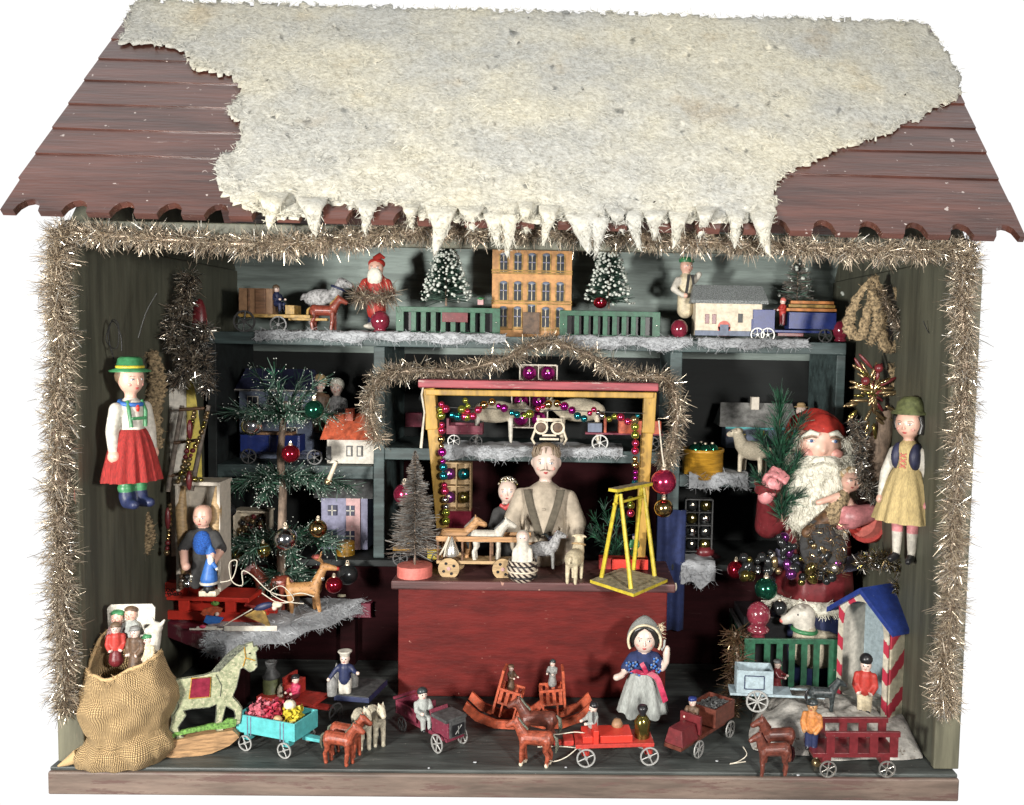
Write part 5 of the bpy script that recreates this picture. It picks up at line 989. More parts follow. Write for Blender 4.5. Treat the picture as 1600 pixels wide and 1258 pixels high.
# doll in santa's arm
t=T('small_doll','small curly-haired doll held against the large Santa\'s chest','doll',1312,800,y=2.95,ry=18)
e=MB(); face(e,(0,-3,52),(16,15,17),'skin',iris='brown',k=1)
fuse('body',[('e',(0,-3,52),(16,15,17),'skin'),('c',(-2,0,32),(0,-1,38),6,6,'skin'),('c',(-10,0,-12),(-4,0,24),16,11,'lace'),('c',(-14,-4,22),(-40,-10,4),6,5,'skin'),('c',(8,-2,22),(22,-10,4),6,5,'skin'),('e',(26,-12,3),5.5,'skin'),('c',(-14,0,-12),(-40,-10,-46),13,10,'hay')],2.2,t,4,e)
m=MB(); 
for i in range(110):
    a=random.uniform(0,2*PI); b=random.uniform(.05,1.5); x,y_,z_=math.cos(a)*math.cos(b),math.sin(a)*math.cos(b),math.sin(b)
    if y_<-.35 and z_<.62: continue
    m.ell((17*x,2+15*y_,55+16*z_),3.6,'hair_blond' if i%3 else 'bone',8)
m.ell((0,3,56),(15.5,13.5,15),'hair_blond',14); m.build('hair',t)
t=T('net_bag','dark mesh bag with gold threads hanging from the large Santa\'s arm','mesh bag',1278,876,y=2.85); m=MB(); m.ell((0,0,26),(30,14,40),'dark_cloth',18); m.ell((26,0,10),(20,12,34),'dark_cloth',14)
for k in range(420): a=random.uniform(0,PI*2); z_=random.uniform(-30,62); x=30*math.cos(a); m.strand((x*.9+8,-13+random.uniform(-3,3),z_*.9+6),(random.gauss(0,1),-.2,random.gauss(-.6,.7)),random.uniform(5,12),.9,random.choice(['bead_bronze','bead_bronze','hay']),.6)
m.build('mesh_sack',t)
# beads and charms heaped in front of santa
t=T('bead_heap','heap of dark glass beads and charms hung across the large Santa\'s robe','bead garland',1215,920,y=2.85); m=MB(); rr=random.Random(5)
pl=[(1165,880),(1195,868),(1215,850),(1240,858),(1262,850),(1285,862),(1262,880),(1240,880),(1215,882),(1192,890),(1170,905),(1205,905),(1262,902),(1278,896),(1290,905),(1300,880)]
for (u,v) in pl:
    for k in range(4):
        p=(at(u+rr.uniform(-11,11),v+rr.uniform(-11,11),2.8+rr.uniform(-.1,.15))-Vector(t.location))/t.scale[0]; r=rr.uniform(4,9)
        b=MB(); b.ell(p,(r,r,r*rr.choice([1,1,1.6])),rr.choice(['glass_grey','glass_grey','glass_grey','silver','glass_grey','bead_bronze','glass_purple','glass_olive']),12,rot=(0,rr.uniform(-40,40),0)); b.build('bead',t)
bauble('dark teal-green bauble lying beside the red knob in the slatted pen',1197,920,2.7,18,'glass_green'); bauble('brown glass ball at the hem of the large Santa',1236,897,2.72,9,'glass_purple'); bauble('smoky grey bauble in the shade of the slatted pen',1218,950,2.95,12,'glass_grey'); bauble('dark red bauble deep in the shadow left of the large Santa',1150,890,3.5,14,'glass_red'); bauble('olive glass bauble left of the bead heap',1172,900,3.0,9,'glass_olive'); bauble('silver ball trio hanging left of the fur hem',1184,893,2.8,5,'glass_silver')
t=T('dark_chest','dark chest behind the slatted pen carrying the large Santa','chest',1170,1080,y=3.3); B(t,'chest_body',[((90,60,62),(200,110,110))],'black')
# ================================================================== pen, lamb, sentry box, ground
GZ=.30
fence('front panel of green slatted pen left of the sentry box',1160,1092,None,150,97,6,17,par_y=2.55,group=None)
t=T('pen_rail','dark wooden side rail of the pen running back into the stall','toy fence',1163,1092,y=2.6); B(t,'rail',[((3,130,94),(6,240,6))],'grey_dark'); B(t,'rail',[((3,130,8),(6,240,6))],'grey_dark'); 
for k in range(6): B(t,'slat',[((3,20+k*42,50),(4,12,84))],'fence_green')
t=T('turned_knob','dark red turned knob with chipped paint on the corner of the slatted pen','finial knob',1184,998,y=2.75,group='dark red turned wooden knobs'); m=MB(); m.lathe([(11,0),(11,8),(13,10),(17,13),(17.5,17),(14,20),(12,22),(13,24),(17,30),(18.5,38),(17,47),(12,54),(6,58),(.1,59)],(0,0,0),'knob_chip',28); m.build('knob_body',t)
t=T('toy_sheep','white plaster-headed sheep with green collar looking left inside the pen','toy sheep',1262,1012,y=3.0)
e=MB(); 
for s in (-1,1): e.ell((-20,s*11-2,56),(2.6,2,2.6),'black',8)
e.ell((-43,-3,44),(4,6,4),'coral',8)
fuse('body',[('e',(16,8,-4),(46,26,32),'plush'),('c',(-4,-2,-6),(-6,-2,26),24,18,'plush'),('c',(-8,-2,30),(-8,-2,52),16,18,'white_pt'),('c',(-12,-2,56),(-38,-3,45),15,8,'white_pt'),('c',(-14,-14,66),(-20,-20,72),4,3,'white_pt'),('c',(-8,12,66),(-10,20,72),4,3,'white_pt')],2.3,t,3,e)
m=MB(); m.tube([(-7+math.cos(a)*18,-2+math.sin(a)*18,29+math.cos(a)*-2) for a in [2*PI*i/20 for i in range(21)]],3.4,'green',8); m.build('collar',t)
t=T('fur_bundle','brown fur lump behind the sheep in the pen','fur',1310,1000,y=3.4); m=MB(); m.ell((0,0,18),(34,20,30),'hay',16)
for k in range(500): a=random.uniform(0,2*PI); m.strand((30*math.cos(a)*random.random(),-17+random.uniform(0,5),18+26*math.sin(a)*random.random()),(random.gauss(0,1),-.6,random.gauss(0,1)),8,1,'hay',.3)
m.build('fur_body',t)
# plaster ground lump
t=T('plaster_ground','crumpled grey plaster ground sheet under the sentry box','plaster ground',1290,1185,y=1.2); o_=Vector(t.location); s_=t.scale[0]; m=MB()
cs=[on(1176,1172,0),on(1300,1190,0),on(1442,1186,0),on(1446,1110,0),on(1330,1080,0),on(1172,1092,0)]
ctrp=sum(cs,Vector())/6
def gl(i,j):
    x=i*6; k=int(x)%6; p=cs[k].lerp(cs[(k+1)%6],x-int(x)); q_=ctrp.lerp(p,j*(1+.08*noise.noise((i*12,0,0))*1)); h=GZ*(1-j**5)*(1+.25*noise.noise((q_.x*2,q_.y*2,3)))+.06*noise.noise((q_.x*6,q_.y*6,1))*(1-j)
    if q_.x<ctrp.x-.2: h*=1.35
    return (Vector((q_.x,q_.y,max(.012,h)))-Vector((o_.x,o_.y,o_.z)))/s_
m.grid(gl,90,22,'stone'); m.build('sheet',t)
# sentry box
bx=T('sentry_box','white sentry box with red stripes and blue gabled roof','sentry box',1309,1084,z=GZ-.06,rz=-62)
m=MB(); W_,D_,H_=100,52,145
B(bx,'side_wall',[((W_,D_/2,H_/2),(4,D_,H_))],'stripes'); B(bx,'side_wall',[((0,D_/2,H_/2),(4,D_,H_))],'white_pt'); B(bx,'back_wall',[((W_/2,D_,H_/2),(W_-4.2,4,H_))],'pale_blue'); B(bx,'floor',[((W_/2,D_/2,2),(W_-4.2,D_-4,4))],'white_pt')
arch=[(0,0),(0,H_),(W_/2,H_+30),(W_,H_),(W_,0),(W_-9,0),(W_-9,H_-26)]+[(W_/2+(W_/2-9)*math.cos(PI*k/10),H_-26+(W_/2-9)*math.sin(PI*k/10)) for k in range(1,10)]+[(9,H_-26),(9,0)]
m=MB(); m.prism([(p[0],p[1]) for p in arch],-4.4,-2.1,'stripes_front'); m.build('front_wall',bx)
m=MB(); 
for s in (0,1):
    x0,x1_=(W_/2,-16) if s==0 else (W_/2,W_+16); z0,z1_=H_+37,H_-10
    V=[(x0,-14,z0),(x0,D_+8,z0),(x1_,D_+8,z1_),(x1_,-14,z1_)]; V+=[(a,b,c-7) for a,b,c in V]; m=MB(); m.add(V,[(0,1,2,3) if s else (3,2,1,0),(4,5,6,7),(0,3,7,4),(1,2,6,5),(2,3,7,6),(0,1,5,4)],'sentry_blue'); m.build('roof_panel',bx,.6)
# ================================================================== right wall hangings
t=T('dutch_girl_doll','wooden girl doll in yellow skirt, dark vest and green hat hung on the right wall','doll',1412,876,y=1.25,rz=-42)
e=MB(); face(e,(0,-2,214),(21,20,23),'skin',iris='black')
def legs(mt1,mt2,shoe,sx=12,top=78,k=1):
    pr=[]
    for s,fx in ((-1,-4),(1,4)): pr+=[('c',(s*sx,0,top),(s*sx,0,46),11*k,9*k,mt1),('c',(s*sx,0,44),(s*sx,0,12),9*k,6.5*k,mt2),('c',(s*sx,-1,6),(s*sx+s*2,-19,4),7*k,5.5*k,shoe)]
    return pr
fuse('body',[('e',(0,-2,216),(21,20,24),'skin'),('c',(0,0,186),(0,0,196),8,8,'skin'),('c',(0,0,130),(0,0,172),19,19,'linen'),('c',(-22,0,170),(-34,-4,136),9,8,'white_pt'),('c',(-34,-4,136),(-36,-10,104),8,6,'white_pt'),('e',(-36,-12,94),8,'skin'),('c',(22,0,170),(34,-2,136),10,9,'white_pt'),('c',(34,-2,136),(36,-8,104),9,7,'white_pt'),('e',(36,-10,92),9,'skin_pink')]+legs('skin_pink','white_pt','black'),2.6,t,4,e)
m=MB(); m.ell((0,7,218),(23,18,22),'hair_black',18); m.tube([(-18,-4,206),(-21,-2,216),(-19,-6,228)],[5,6,5],'hair_black',8); m.tube([(19,-4,200),(22,-2,214),(19,-6,228)],[6,7,5],'hair_black',8); m.build('hair',t)
m=MB(); m.lathe([(30,0),(29,3),(23,6),(20,18),(12,26),(.1,28)],(0,2,230),'olive',26); m.build('hat',t)
m=MB(); m.grid(lambda i,j:(math.cos(2*PI*i)*(20+(30+3*math.sin(i*2*PI*13))*j**.8),math.sin(2*PI*i)*(17+(24+2.6*math.sin(i*2*PI*13))*j**.8),146-82*j),90,10,'linen'); m.build('skirt',t)
for s in (-1,1): m=MB(); m.ell((s*14,-3,164),(10,19,22),'indigo',14); m.build('vest_half',t)
m=MB(); 
for k in range(3): m.tube([(-5,-20,170-k*8),(5,-21,164-k*8)],.9,'coral',5); m.tube([(5,-20,170-k*8),(-5,-21,164-k*8)],.9,'coral',5)
m.build('lacing',t)
def coil(label,u,v,y,pts,r=.9,cat='wire'):
    t=T('hanging_wire',label,cat,u,v,y=y); m=MB(); m.tube(catmull(pts,40),r,'wire',5); m.build('wire_strand',t); return t
coil('thin twisted wire hanging on the right wall above the girl doll',1452,600,1.0,[(0,0,0),(2,0,40),(-2,0,80),(6,0,100),(-2,0,78),(-14,0,98)],.8)
coil('loops of black wire on the left wall above the man doll',172,540,.7,[(14,0,-60),(8,0,-30),(-2,0,10),(2,0,36),(8,0,40),(14,0,30),(12,0,0),(4,0,-4),(-6,0,10),(4,0,38),(16,0,20),(18,0,-8)],.9)
coil('long black wire slanting up the left wall from the doll hat',216,528,.9,[(0,0,0),(12,2,40),(26,8,70)],.8)
# man doll
t=T('man_doll','wooden man doll in green hat, red crepe skirt and braces hung on the left wall','doll',207,790,y=.55,rz=58,k=.96)
e=MB(); face(e,(0,-2,205),(20,19,25),'skin',iris='black')
fuse('body',[('e',(0,-2,207),(20,19,26),'skin'),('c',(0,0,174),(0,0,184),9,9,'skin'),('c',(0,0,112),(0,0,158),20,20,'white_pt'),('c',(-25,0,160),(-32,0,124),10,10,'white_pt'),('c',(-32,0,124),(-33,-4,96),10,8,'white_pt'),('e',(-33,-6,84),(10,10,11),'skin'),('c',(25,0,160),(32,0,124),10,10,'white_pt'),('c',(32,0,124),(33,-4,96),10,8,'white_pt'),('e',(33,-6,84),(10,10,11),'skin'),('c',(-10,0,90),(-11,0,40),12,11,'green'),('c',(11,0,90),(12,0,40),12,11,'green'),('e',(-11,0,30),(13,13,8),'green'),('e',(12,0,30),(13,13,8),'green'),('c',(-11,-2,18),(-11,-5,8),12,11,'navy'),('c',(-11,-6,7),(-13,-26,6),10,8,'navy'),('c',(12,-2,18),(12,-5,8),12,11,'navy'),('c',(12,-6,7),(14,-26,6),10,8,'navy')],2.6,t,4,e)
m=MB(); m.ell((0,5,212),(21.5,18,20),'hair_brown',16); m.build('hair',t)
hat(t,'tyrol','green',218,18,'yellow')
m=MB(); m.grid(lambda i,j:(math.cos(2*PI*i)*(22+(24+3*math.sin(i*2*PI*15)+2*math.sin(i*2*PI*7))*j**.7),math.sin(2*PI*i)*(19+(19+3*math.sin(i*2*PI*15))*j**.7),126-84*j),110,12,'crepe'); m.build('skirt',t)
m=MB(); m.tube([(math.cos(a)*17,math.sin(a)*15-1,168+3*math.sin(a)) for a in [2*PI*i/18 for i in range(19)]],4,'blue',8); m.ell((0,-18,160),(4,3,7),'bright_red',8); m.build('collar',t)
for s in (-1,1): m=MB(); m.tube([(s*12,-10,172),(s*14,-18,155),(s*12,-20,130)],3,'green',8); m.build('brace',t)
B(t,'brace_bar',[((0,-21,144),(24,3,5))],'green',1)
# left wall: torn paper, ladder with beads, silver tinsel, lace
t=T('torn_poster','torn yellow and white paper strip on the left wall behind the bead ladder','poster',250,872,y=3.0,rz=38); m=MB(); m.prism([(0,0),(70,0),(64,120),(60,230),(40,290),(14,286),(4,180)],0,2,'white_pt'); m.build('paper_sheet',t); m=MB(); m.prism([(40,20),(66,20),(62,200),(52,280),(42,280)],-2,-.4,'yellow'); m.build('yellow_strip',t)
t=T('toy_ladder','dark twig ladder leaning on the left wall hung with amber bead strings','toy ladder',262,768,y=2.5,rz=20); m=MB()
for (x0,x1_) in ((0,22),(34,60)): r=MB(); r.tube([(x0,0,0),(x0+(x1_-x0)*.5,2,68),(x1_,4,134)],[4,3.6,3.4],'brush',8); r.build('side_pole',t)
for k in range(3): r=MB(); r.tube([(2+k*8,-1,24+k*52),(36+k*9,-1,30+k*50)],2.6,'hay',8); r.build('rung',t)
t=T('bead_string','amber and dark red bead strings hanging over the twig ladder','bead garland',285,770,y=2.35); n=0
for pts in ([(20,0,126),(12,0,90),(4,0,50),(-8,0,14)],[(40,0,126),(28,0,88),(14,0,60),(4,0,20)],[(-20,0,-20),(-22,0,-60),(-26,0,-96)],[(8,0,30),(24,0,20),(36,0,24)]):
    for (p,r,mt) in beads(None,pts,['bead_bronze','glass_olive','bead_bronze','glass_gold','maroon'],4.2,3.4):
        m=MB(); m.ell(p,r,mt,10); m.build('bead',t); n+=1
for (p,l) in (((14,-3,100),16),((12,-3,20),16),((-22,-3,-40),18)): m=MB(); m.ell(p,(4.5,4.5,l),'maroon',12); m.build('long_bead',t)
tinsel('tinsel_bundle','sparkling silver-black tinsel bundle hung high on the left wall',[at(296,430,3.0),at(290,470,2.9),at(268,520,2.7),at(284,552,2.6),at(300,570,2.5),at(272,600,2.5)],.2,4200,.12,('silver','bronze','glass_grey','brass'),group=None,cat='tinsel bundle',w=.012)
tinsel('tinsel_bundle','silver-black tinsel tail drooping right above the bead ladder',[at(322,510,2.8),at(312,540,2.7),at(318,570,2.6),at(325,610,2.6)],.15,2400,.12,('silver','glass_grey','bronze'),group=None,cat='tinsel bundle',w=.012)
t=T('dark_pod','dried dark red seed pod hanging in the upper left corner','dried pod',312,520,y=3.2); m=MB(); m.ell((0,0,14),(12,10,40),'maroon',14); m.build('pod_body',t)
def lace(label,name,cat,u,v,y,loops,r,mt='lace',rz=0):
    t=T(name,label,cat,u,v,y=y,rz=rz)
    for L_i in loops:
        L_i=[(a*(1.15 if 'bow' in name else 1),b,c*(1.05 if 'bow' in name else 1)) for a,b,c in L_i]; C=catmull(L_i,40); m=MB(); R=[]
        for k,p in enumerate(C):
            f=k/40; rr_=r*(.55+.6*math.sin(f*PI))*(1+.22*math.sin(k*1.9)); R.append([p+Vector((math.cos(a)*rr_,math.sin(a)*rr_*.5,math.sin(a+.5)*rr_*.35+math.cos(a)*0))+Vector((noise.noise((k,a,1)),noise.noise((k,a,2)),noise.noise((k,a,3))))*3 for a in [2*PI*q/14 for q in range(14)]])
        m.ring(R,mt)
        for q in range(260): m.strand(random.choice(random.choice(R)),(random.gauss(0,1),-.5,random.gauss(-.3,.8)),random.uniform(3,8),.9,mt,.5)
        m.build('loop',t)
    return t
lace('crumpled old tan lace looped high on the right wall','lace_bow','lace',1366,432,2.6,[[(0,0,0),(-24,-4,-34),(-34,-6,-74),(-18,-6,-92),(-10,-4,-60),(0,0,-10)],[(0,0,0),(14,-4,-40),(10,-6,-80),(24,-6,-110),(44,-4,-70),(30,0,-16)],[(20,0,-40),(48,-4,-80),(56,-6,-130),(40,-6,-170),(26,-6,-130)],[(-6,-8,-20),(6,-10,-60),(-4,-10,-100)]],8.5)
lace('brown spotted lace hanging on the left wall behind the man doll','lace_strip','lace',240,640,2.2,[[(0,0,90),(8,-2,40),(0,-2,0),(6,0,-60)],[(-22,0,-160),(-16,-2,-200),(-20,-2,-230)]],13)
t=T('bead_star','star-shaped bronze and gold glass bead ornament hanging on the right wall','bead ornament',1362,615,y=2.5); rr=random.Random(9); 
for k in range(70):
    a=rr.uniform(0,2*PI); d=rr.uniform(2,46); c=Vector((math.cos(a)*d*.8,rr.uniform(-10,2),math.sin(a)*d*1.6)); m=MB(); m.ell(c,(3,3,rr.uniform(8,17)),rr.choice(['bead_bronze','glass_olive','bead_bronze','glass_gold','maroon','bead_bronze']),10,rot=(0,math.degrees(PI/2-a)+rr.uniform(-20,20),0)); m.build('bead',t)
for (x,z_) in ((6,40),(-14,20)): m=MB(); m.ell((x,-10,z_),7,'maroon',12); m.build('bead',t)
tinsel('tinsel_bundle','brown and silver tinsel hanging in a long loop on the right wall',[at(1368,452,2.6),at(1400,500,2.4),at(1425,560,2.2),at(1425,620,2.1),at(1410,660,2.1)],.12,3000,.10,('bronze','silver','bronze','brass'),group=None,cat='tinsel bundle',w=.01)
tinsel('tinsel_bundle','dark tinsel trailing beside the wrapped root below the bead star',[at(1338,660,2.4),at(1345,700,2.3),at(1350,750,2.3),at(1368,778,2.3)],.13,2200,.11,('silver','bronze','glass_grey'),group=None,cat='tinsel bundle',w=.01)
t=T('wrapped_root','curved striped tan root shape hanging below the bead star','dried root',1372,790,y=2.6); m=MB(); m.tube([(0,0,10),(-8,0,50),(-6,0,90),(4,0,120),(8,0,150)],[9,18,20,15,8],'bark',16); m.build('root_body',t)
tinsel('tinsel_bundle','crumpled dark foil and gold tinsel under the feet of the girl doll',[at(1345,880,2.2),at(1375,872,2.0),at(1402,882,1.9),at(1420,900,1.9),at(1402,920,1.9)],.15,2400,.12,('glass_grey','silver','bead_bronze','glass_olive'),group=None,cat='tinsel bundle',w=.013)
# ================================================================== on the floor, front row
def axis(u1,v1,u2,v2,z=0):
    a,b=on(u1,v1,z),on(u2,v2,z); d=b-a; return a,math.degrees(math.atan2(d.y,d.x)),d.length/S(a)
# burlap sack
t=T('burlap_sack','bulging tan burlap sack with open rolled top standing by the left post','sack',200,1186,z=0,k=.95)
def sack(i,j):
    a=2*PI*i+PI/2; f=math.sin(a)<0; 
    w=[60,72,70,62,68,73,74,70,64,58]; x=j*9; k=min(int(x),8); R_=w[k]+(w[k+1]-w[k])*(x-k); 
    pinch=1-.10*math.exp(-((j-.27)/.06)**2)*(1 if math.cos(a)<0.5 else .6); bulge=1+.07*noise.noise((math.cos(a)*2,math.sin(a)*2,j*4))
    X_=math.cos(a)*R_*pinch*bulge; Y_=math.sin(a)*R_*.72*pinch*bulge; top=150+72*max(0,math.sin(a))**.8/(1+math.exp((math.cos(a)+.15)*7))+ (26*max(0,math.cos(a))) +4*noise.noise((a*3,1,1))
    z_=j*top; 
    if j<.18: X_-=(1-j/.18)*26*max(0,-math.cos(a))**2; z_=max(0,z_-2)
    X_+=-6+8*math.sin(j*3); 
    return (X_+5*noise.noise((math.cos(a)*3,math.sin(a)*3+j*5,5)),Y_+9*noise.noise((math.cos(a)*3.5+j*4,math.sin(a)*3,j*6+8))-5*math.sin((math.cos(a)*2.4+j*7))*(1 if j>.25 else 0),z_+1)
m=MB(); m.grid(sack,90,60,'burlap'); o=m.build('sack_cloth',t); md=o.modifiers.new('s','SOLIDIFY'); md.thickness=2.5; md.offset=1
m=MB()
for k in range(260):
    i=random.random(); p=Vector(sack(i,random.choice([.985,1,.97]))); m.strand(p,(random.gauss(0,.6),-.4,random.gauss(0,.8)),random.uniform(4,11),1.3,'pine_pale',random.uniform(-.6,.6))
m.tube([Vector(sack(k/60,1))+Vector((0,0,0)) for k in range(61)],3,'burlap',8); m.build('rim_fringe',t)
m=MB(); m.tube([(-70,-20,14),(-86,-26,6),(-98,-28,1)],[12,6,1.5],'burlap',8); m.build('corner_ear',t)
m=MB(); m.grid(lambda i,j:(math.cos(2*PI*i)*j*58,math.sin(2*PI*i)*j*42,118+10*noise.noise((i*6,j*6,0))),24,8,'hay'); m.build('inside_shade',t)  # added dark sheet, its colour stands for the shade inside the sack
t=T('picture_card','white cut card printed with two winter children sticking out of the sack','card',205,988,y=.5); m=MB()
m.prism([(-34,-26),(34,-26),(38,40),(33,46),(-30,44),(-36,38)],-1,1,'white_pt'); m.build('card_sheet',t)
for (x,z_,c,hc,hk,lab) in ((-19,2,'tissue','green','skin','pink child'),(2,8,'grey_cloth','brown','skin','old man')):
    e=MB(); face(e,(x,-6,z_+22),(9,7,10),'skin'); fuse('printed_figure',[('e',(x,-5,z_+22),(9,7,10),'skin'),('c',(x,-4,z_-12),(x,-4,z_+6),11,9,c),('c',(x-8,-6,z_+6),(x-13,-8,z_-6),5,4,c),('c',(x+8,-6,z_+6),(x+13,-8,z_-6),5,4,c),('e',(x,-2,z_+29),(11,8,6),hc)],1.6,t,2,e)
t=T('plush_bear','pale glossy white toy animal head poking out of the sack','toy animal',240,1000,y=.34,ry=12); fuse('body',[('c',(0,0,-34),(0,0,10),13,10,'white_pt'),('c',(0,0,20),(-8,-8,16),10,6,'white_pt'),('c',(-6,0,27),(-9,0,34),3.4,2.4,'white_pt'),('c',(7,0,27),(10,0,34),3.4,2.4,'white_pt')],1.8,t,3)
peg('toy_figure','wooden figure in red coat with brown hair poking out of the burlap sack',182,1042,None,70,20,'red','maroon',('hair','hair_brown'),pose='down',y=.28,skirt=True)
peg('toy_figure','wooden figure in dark cloak with grey cap at the middle of the burlap sack',212,1050,None,72,-10,'brown','brown',('cap','grey'),pose='down',y=.22,skirt=True)
peg('toy_figure','wooden figure in cream smock with green cap at the right rim of the burlap sack',232,1056,None,66,-25,'cream','cream',('cap','green'),pose='down',y=.26,skirt=True)
# flat painted horse on rocker
a,ang,Ln=axis(262,1176,350,1158,0)
t=T('rocking_horse','flat painted cream horse with red saddle cloth on a curved wooden rocker','rocking horse',300,1180,z=0,rz=ang*.45)
m=MB(); pts=[(-62,22),(-50,8),(-30,1),(0,-2),(30,2),(56,12),(70,24),(66,30)]; poly_=pts+[(60,36),(20,34),(-20,28),(-58,26)]
m.prism([(x,z_*1.0) for x,z_ in poly_],-5,11,'rocker_wood'); m.build('rocker',t,1)
m=MB(); m.prism([(-34,28),(-20,33),(0,36),(20,38),(50,38),(64,40),(66,52),(52,53),(44,48),(26,47),(12,44),(-6,42),(-26,38)],0,5,'lime'); m.build('grass_base',t,1)
mat('painted_horse',(.36,.38,.24),rough=.35,sc=.09,var=.2,col2=(.15,.17,.10),worn=(.42,.40,.27),wear=.55); mat('dark_mane',(.10,.11,.08),rough=.5,sc=.3,var=.5,worn=(.4,.38,.28),wear=.3)
H=[(-56,16),(-47,18),(-47,30),(-40,56),(-30,70),(-28,60),(-32,44),(-24,36),(-20,22),(-8,20),(-9,26),(-18,36),(-20,46),(-8,64),(-12,72),(0,74),(26,74),(36,78),(36,66),(34,46),(36,34),(46,32),(46,38),(44,50),(48,66),(50,74),(62,66),(64,56),(58,46),(60,42),(70,44),(72,52),(74,68),(68,78),(60,88),(66,104),(70,122),(72,132),(76,134),(86,126),(92,128),(97,134),(96,146),(95,158),(99,162),(96,168),(92,166),(90,174),(82,172),(72,168),(58,158),(46,142),(36,132),(18,126),(-4,124),(-28,122),(-44,114),(-54,98),(-62,84),(-68,66),(-70,54),(-60,52),(-52,62),(-50,76),(-46,62),(-54,40)]
m=MB(); m.prism([(x,z_) for x,z_ in H],1,6,'painted_horse'); m.tube([(x,1,z_) for x,z_ in H+[H[0]]],.9,'dark_mane',5); m.tube([(-30,1,112),(-22,.6,96),(-18,.6,80),(-26,.6,66)],.8,'dark_mane',5); m.tube([(36,.6,126),(44,.6,108),(42,.6,90)],.8,'dark_mane',5); m.build('body',t,.8)
m=MB(); m.prism([(-2,92),(26,92),(28,122),(2,122)],-.6,.9,'knob_red'); m.tube([(-3,0,91),(27,0,91),(29,0,123),(1,0,123),(-3,0,91)],1,'mustard',5); m.build('saddle_cloth',t)
m=MB(); m.prism([(40,130),(50,140),(62,152),(76,164),(84,170),(70,171),(54,160),(40,144),(28,130)],-.6,.9,'dark_mane'); m.build('mane',t); m=MB(); m.prism([(-58,94),(-52,84),(-52,64),(-60,53),(-69,56),(-66,72),(-62,86)],-.6,.9,'needle_dark'); m.build('tail',t)
m=MB(); m.tube([(78,0,168),(80,0,150),(76,0,136)],.9,'mustard',5); m.tube([(79,0,150),(94,0,144)],.9,'mustard',5); m.ell((86,.4,156),(1.8,1,1.4),'black',8); m.ell((95,.6,137),(1.4,1,1.2),'black',6); m.build('bridle',t)
# turquoise cart with flowers
a,ang,Ln=axis(385,1172,446,1184); t=T('toy_cart','turquoise toy cart filled with pink and red paper flowers at the front left','toy cart',385,1172,z=0,rz=ang)
L2=Ln+36; x0=-18; W=56
B(t,'long_side',[((x0+L2/2,0,42),(L2,3,28))],'turquoise'); B(t,'long_side',[((x0+L2/2,W,42),(L2,3,28))],'turquoise'); B(t,'end_board',[((x0+1.5,W/2,42),(3,W-3.4,28))],'turquoise'); B(t,'end_board',[((x0+L2-1.5,W/2,42),(3,W-3.4,28))],'turquoise'); B(t,'floor_board',[((x0+L2/2,W/2,30),(L2-6.5,W-3.4,3))],'turquoise')
for x in (x0+22,x0+28,x0+L2-26,x0+L2-20): B(t,'strap',[((x,-1.9,40),(1.4,1,30))],'grey_blue',.2)
for x in (0,Ln):
    B(t,'axle_block',[((x,8,22),(10,14,12)),((x,W-8,22),(10,14,12))],'turquoise')
    for y_ in (-3,W+3): wheel(t,x,y_,12.5,12.5)
B(t,'draw_pole',[((x0+L2+24,W*.5,24),(56,12,5))],'turquoise')
for lab,mt,n_,cx in (('pale pink paper flowers heaped at the back of the turquoise cart','pink_flower',70,8),('red paper flowers in the middle of the turquoise cart','rose_flower',80,34)):
    f=T('paper_flowers',lab,'paper flowers',385,1172,z=0,rz=ang); m=MB()
    for k in range(n_): x,y_,z_=cx+random.uniform(-14,14),W/2+random.uniform(-18,18),52+random.uniform(-6,14); m.M=TR(x,y_,z_,random.uniform(0,360),random.uniform(0,360),0); m.grid(lambda i,j:((i-.5)*9,(j-.5)*9,2.5*math.sin(i*7+j*5)),4,4,mt)
    m.M=Matrix(); m.build('petals',f)
f=T('yellow_doll','tiny doll bundle in yellow and cream riding in the turquoise cart','toy figure',385,1172,z=0,rz=ang); m=MB(); 
for k in range(50): m.M=TR(64+random.gauss(0,6),W*.5+random.gauss(0,6),54+random.uniform(-8,10),random.uniform(0,360),random.uniform(0,360),0); m.grid(lambda i,j:((i-.5)*11,(j-.5)*10,2.5*math.sin(i*6)),3,3,'yellow')
m.M=Matrix(); m.ell((62,W*.45,72),(10,9,8),'bone',10); m.ell((50,W*.2,52),(8,6,7),'pine_pale',10); m.build('wrapping',f)
GH='small brown wooden horses on the floor'
horse('toy_horse','nearest red-brown wooden horse harnessed to the turquoise cart','toy horse',532,1193,0,66,-16,'horse_red','dark_mane',group=GH,neck=.9)
horse('toy_horse','red-brown horse on the far side of the pair drawing the turquoise cart','toy horse',543,1180,0,66,-16,'horse_red','dark_mane',group=GH,neck=.9)
horse('toy_horse','cream wooden horse left of the two cream horses by the maroon lorry','toy horse',566,1165,0,68,-62,'horse_white','grey',tail=False,neck=.8)
horse('toy_horse','cream wooden horse right of the two cream horses by the maroon lorry','toy horse',588,1160,0,68,-62,'horse_white','brown',tail=False,neck=.8)
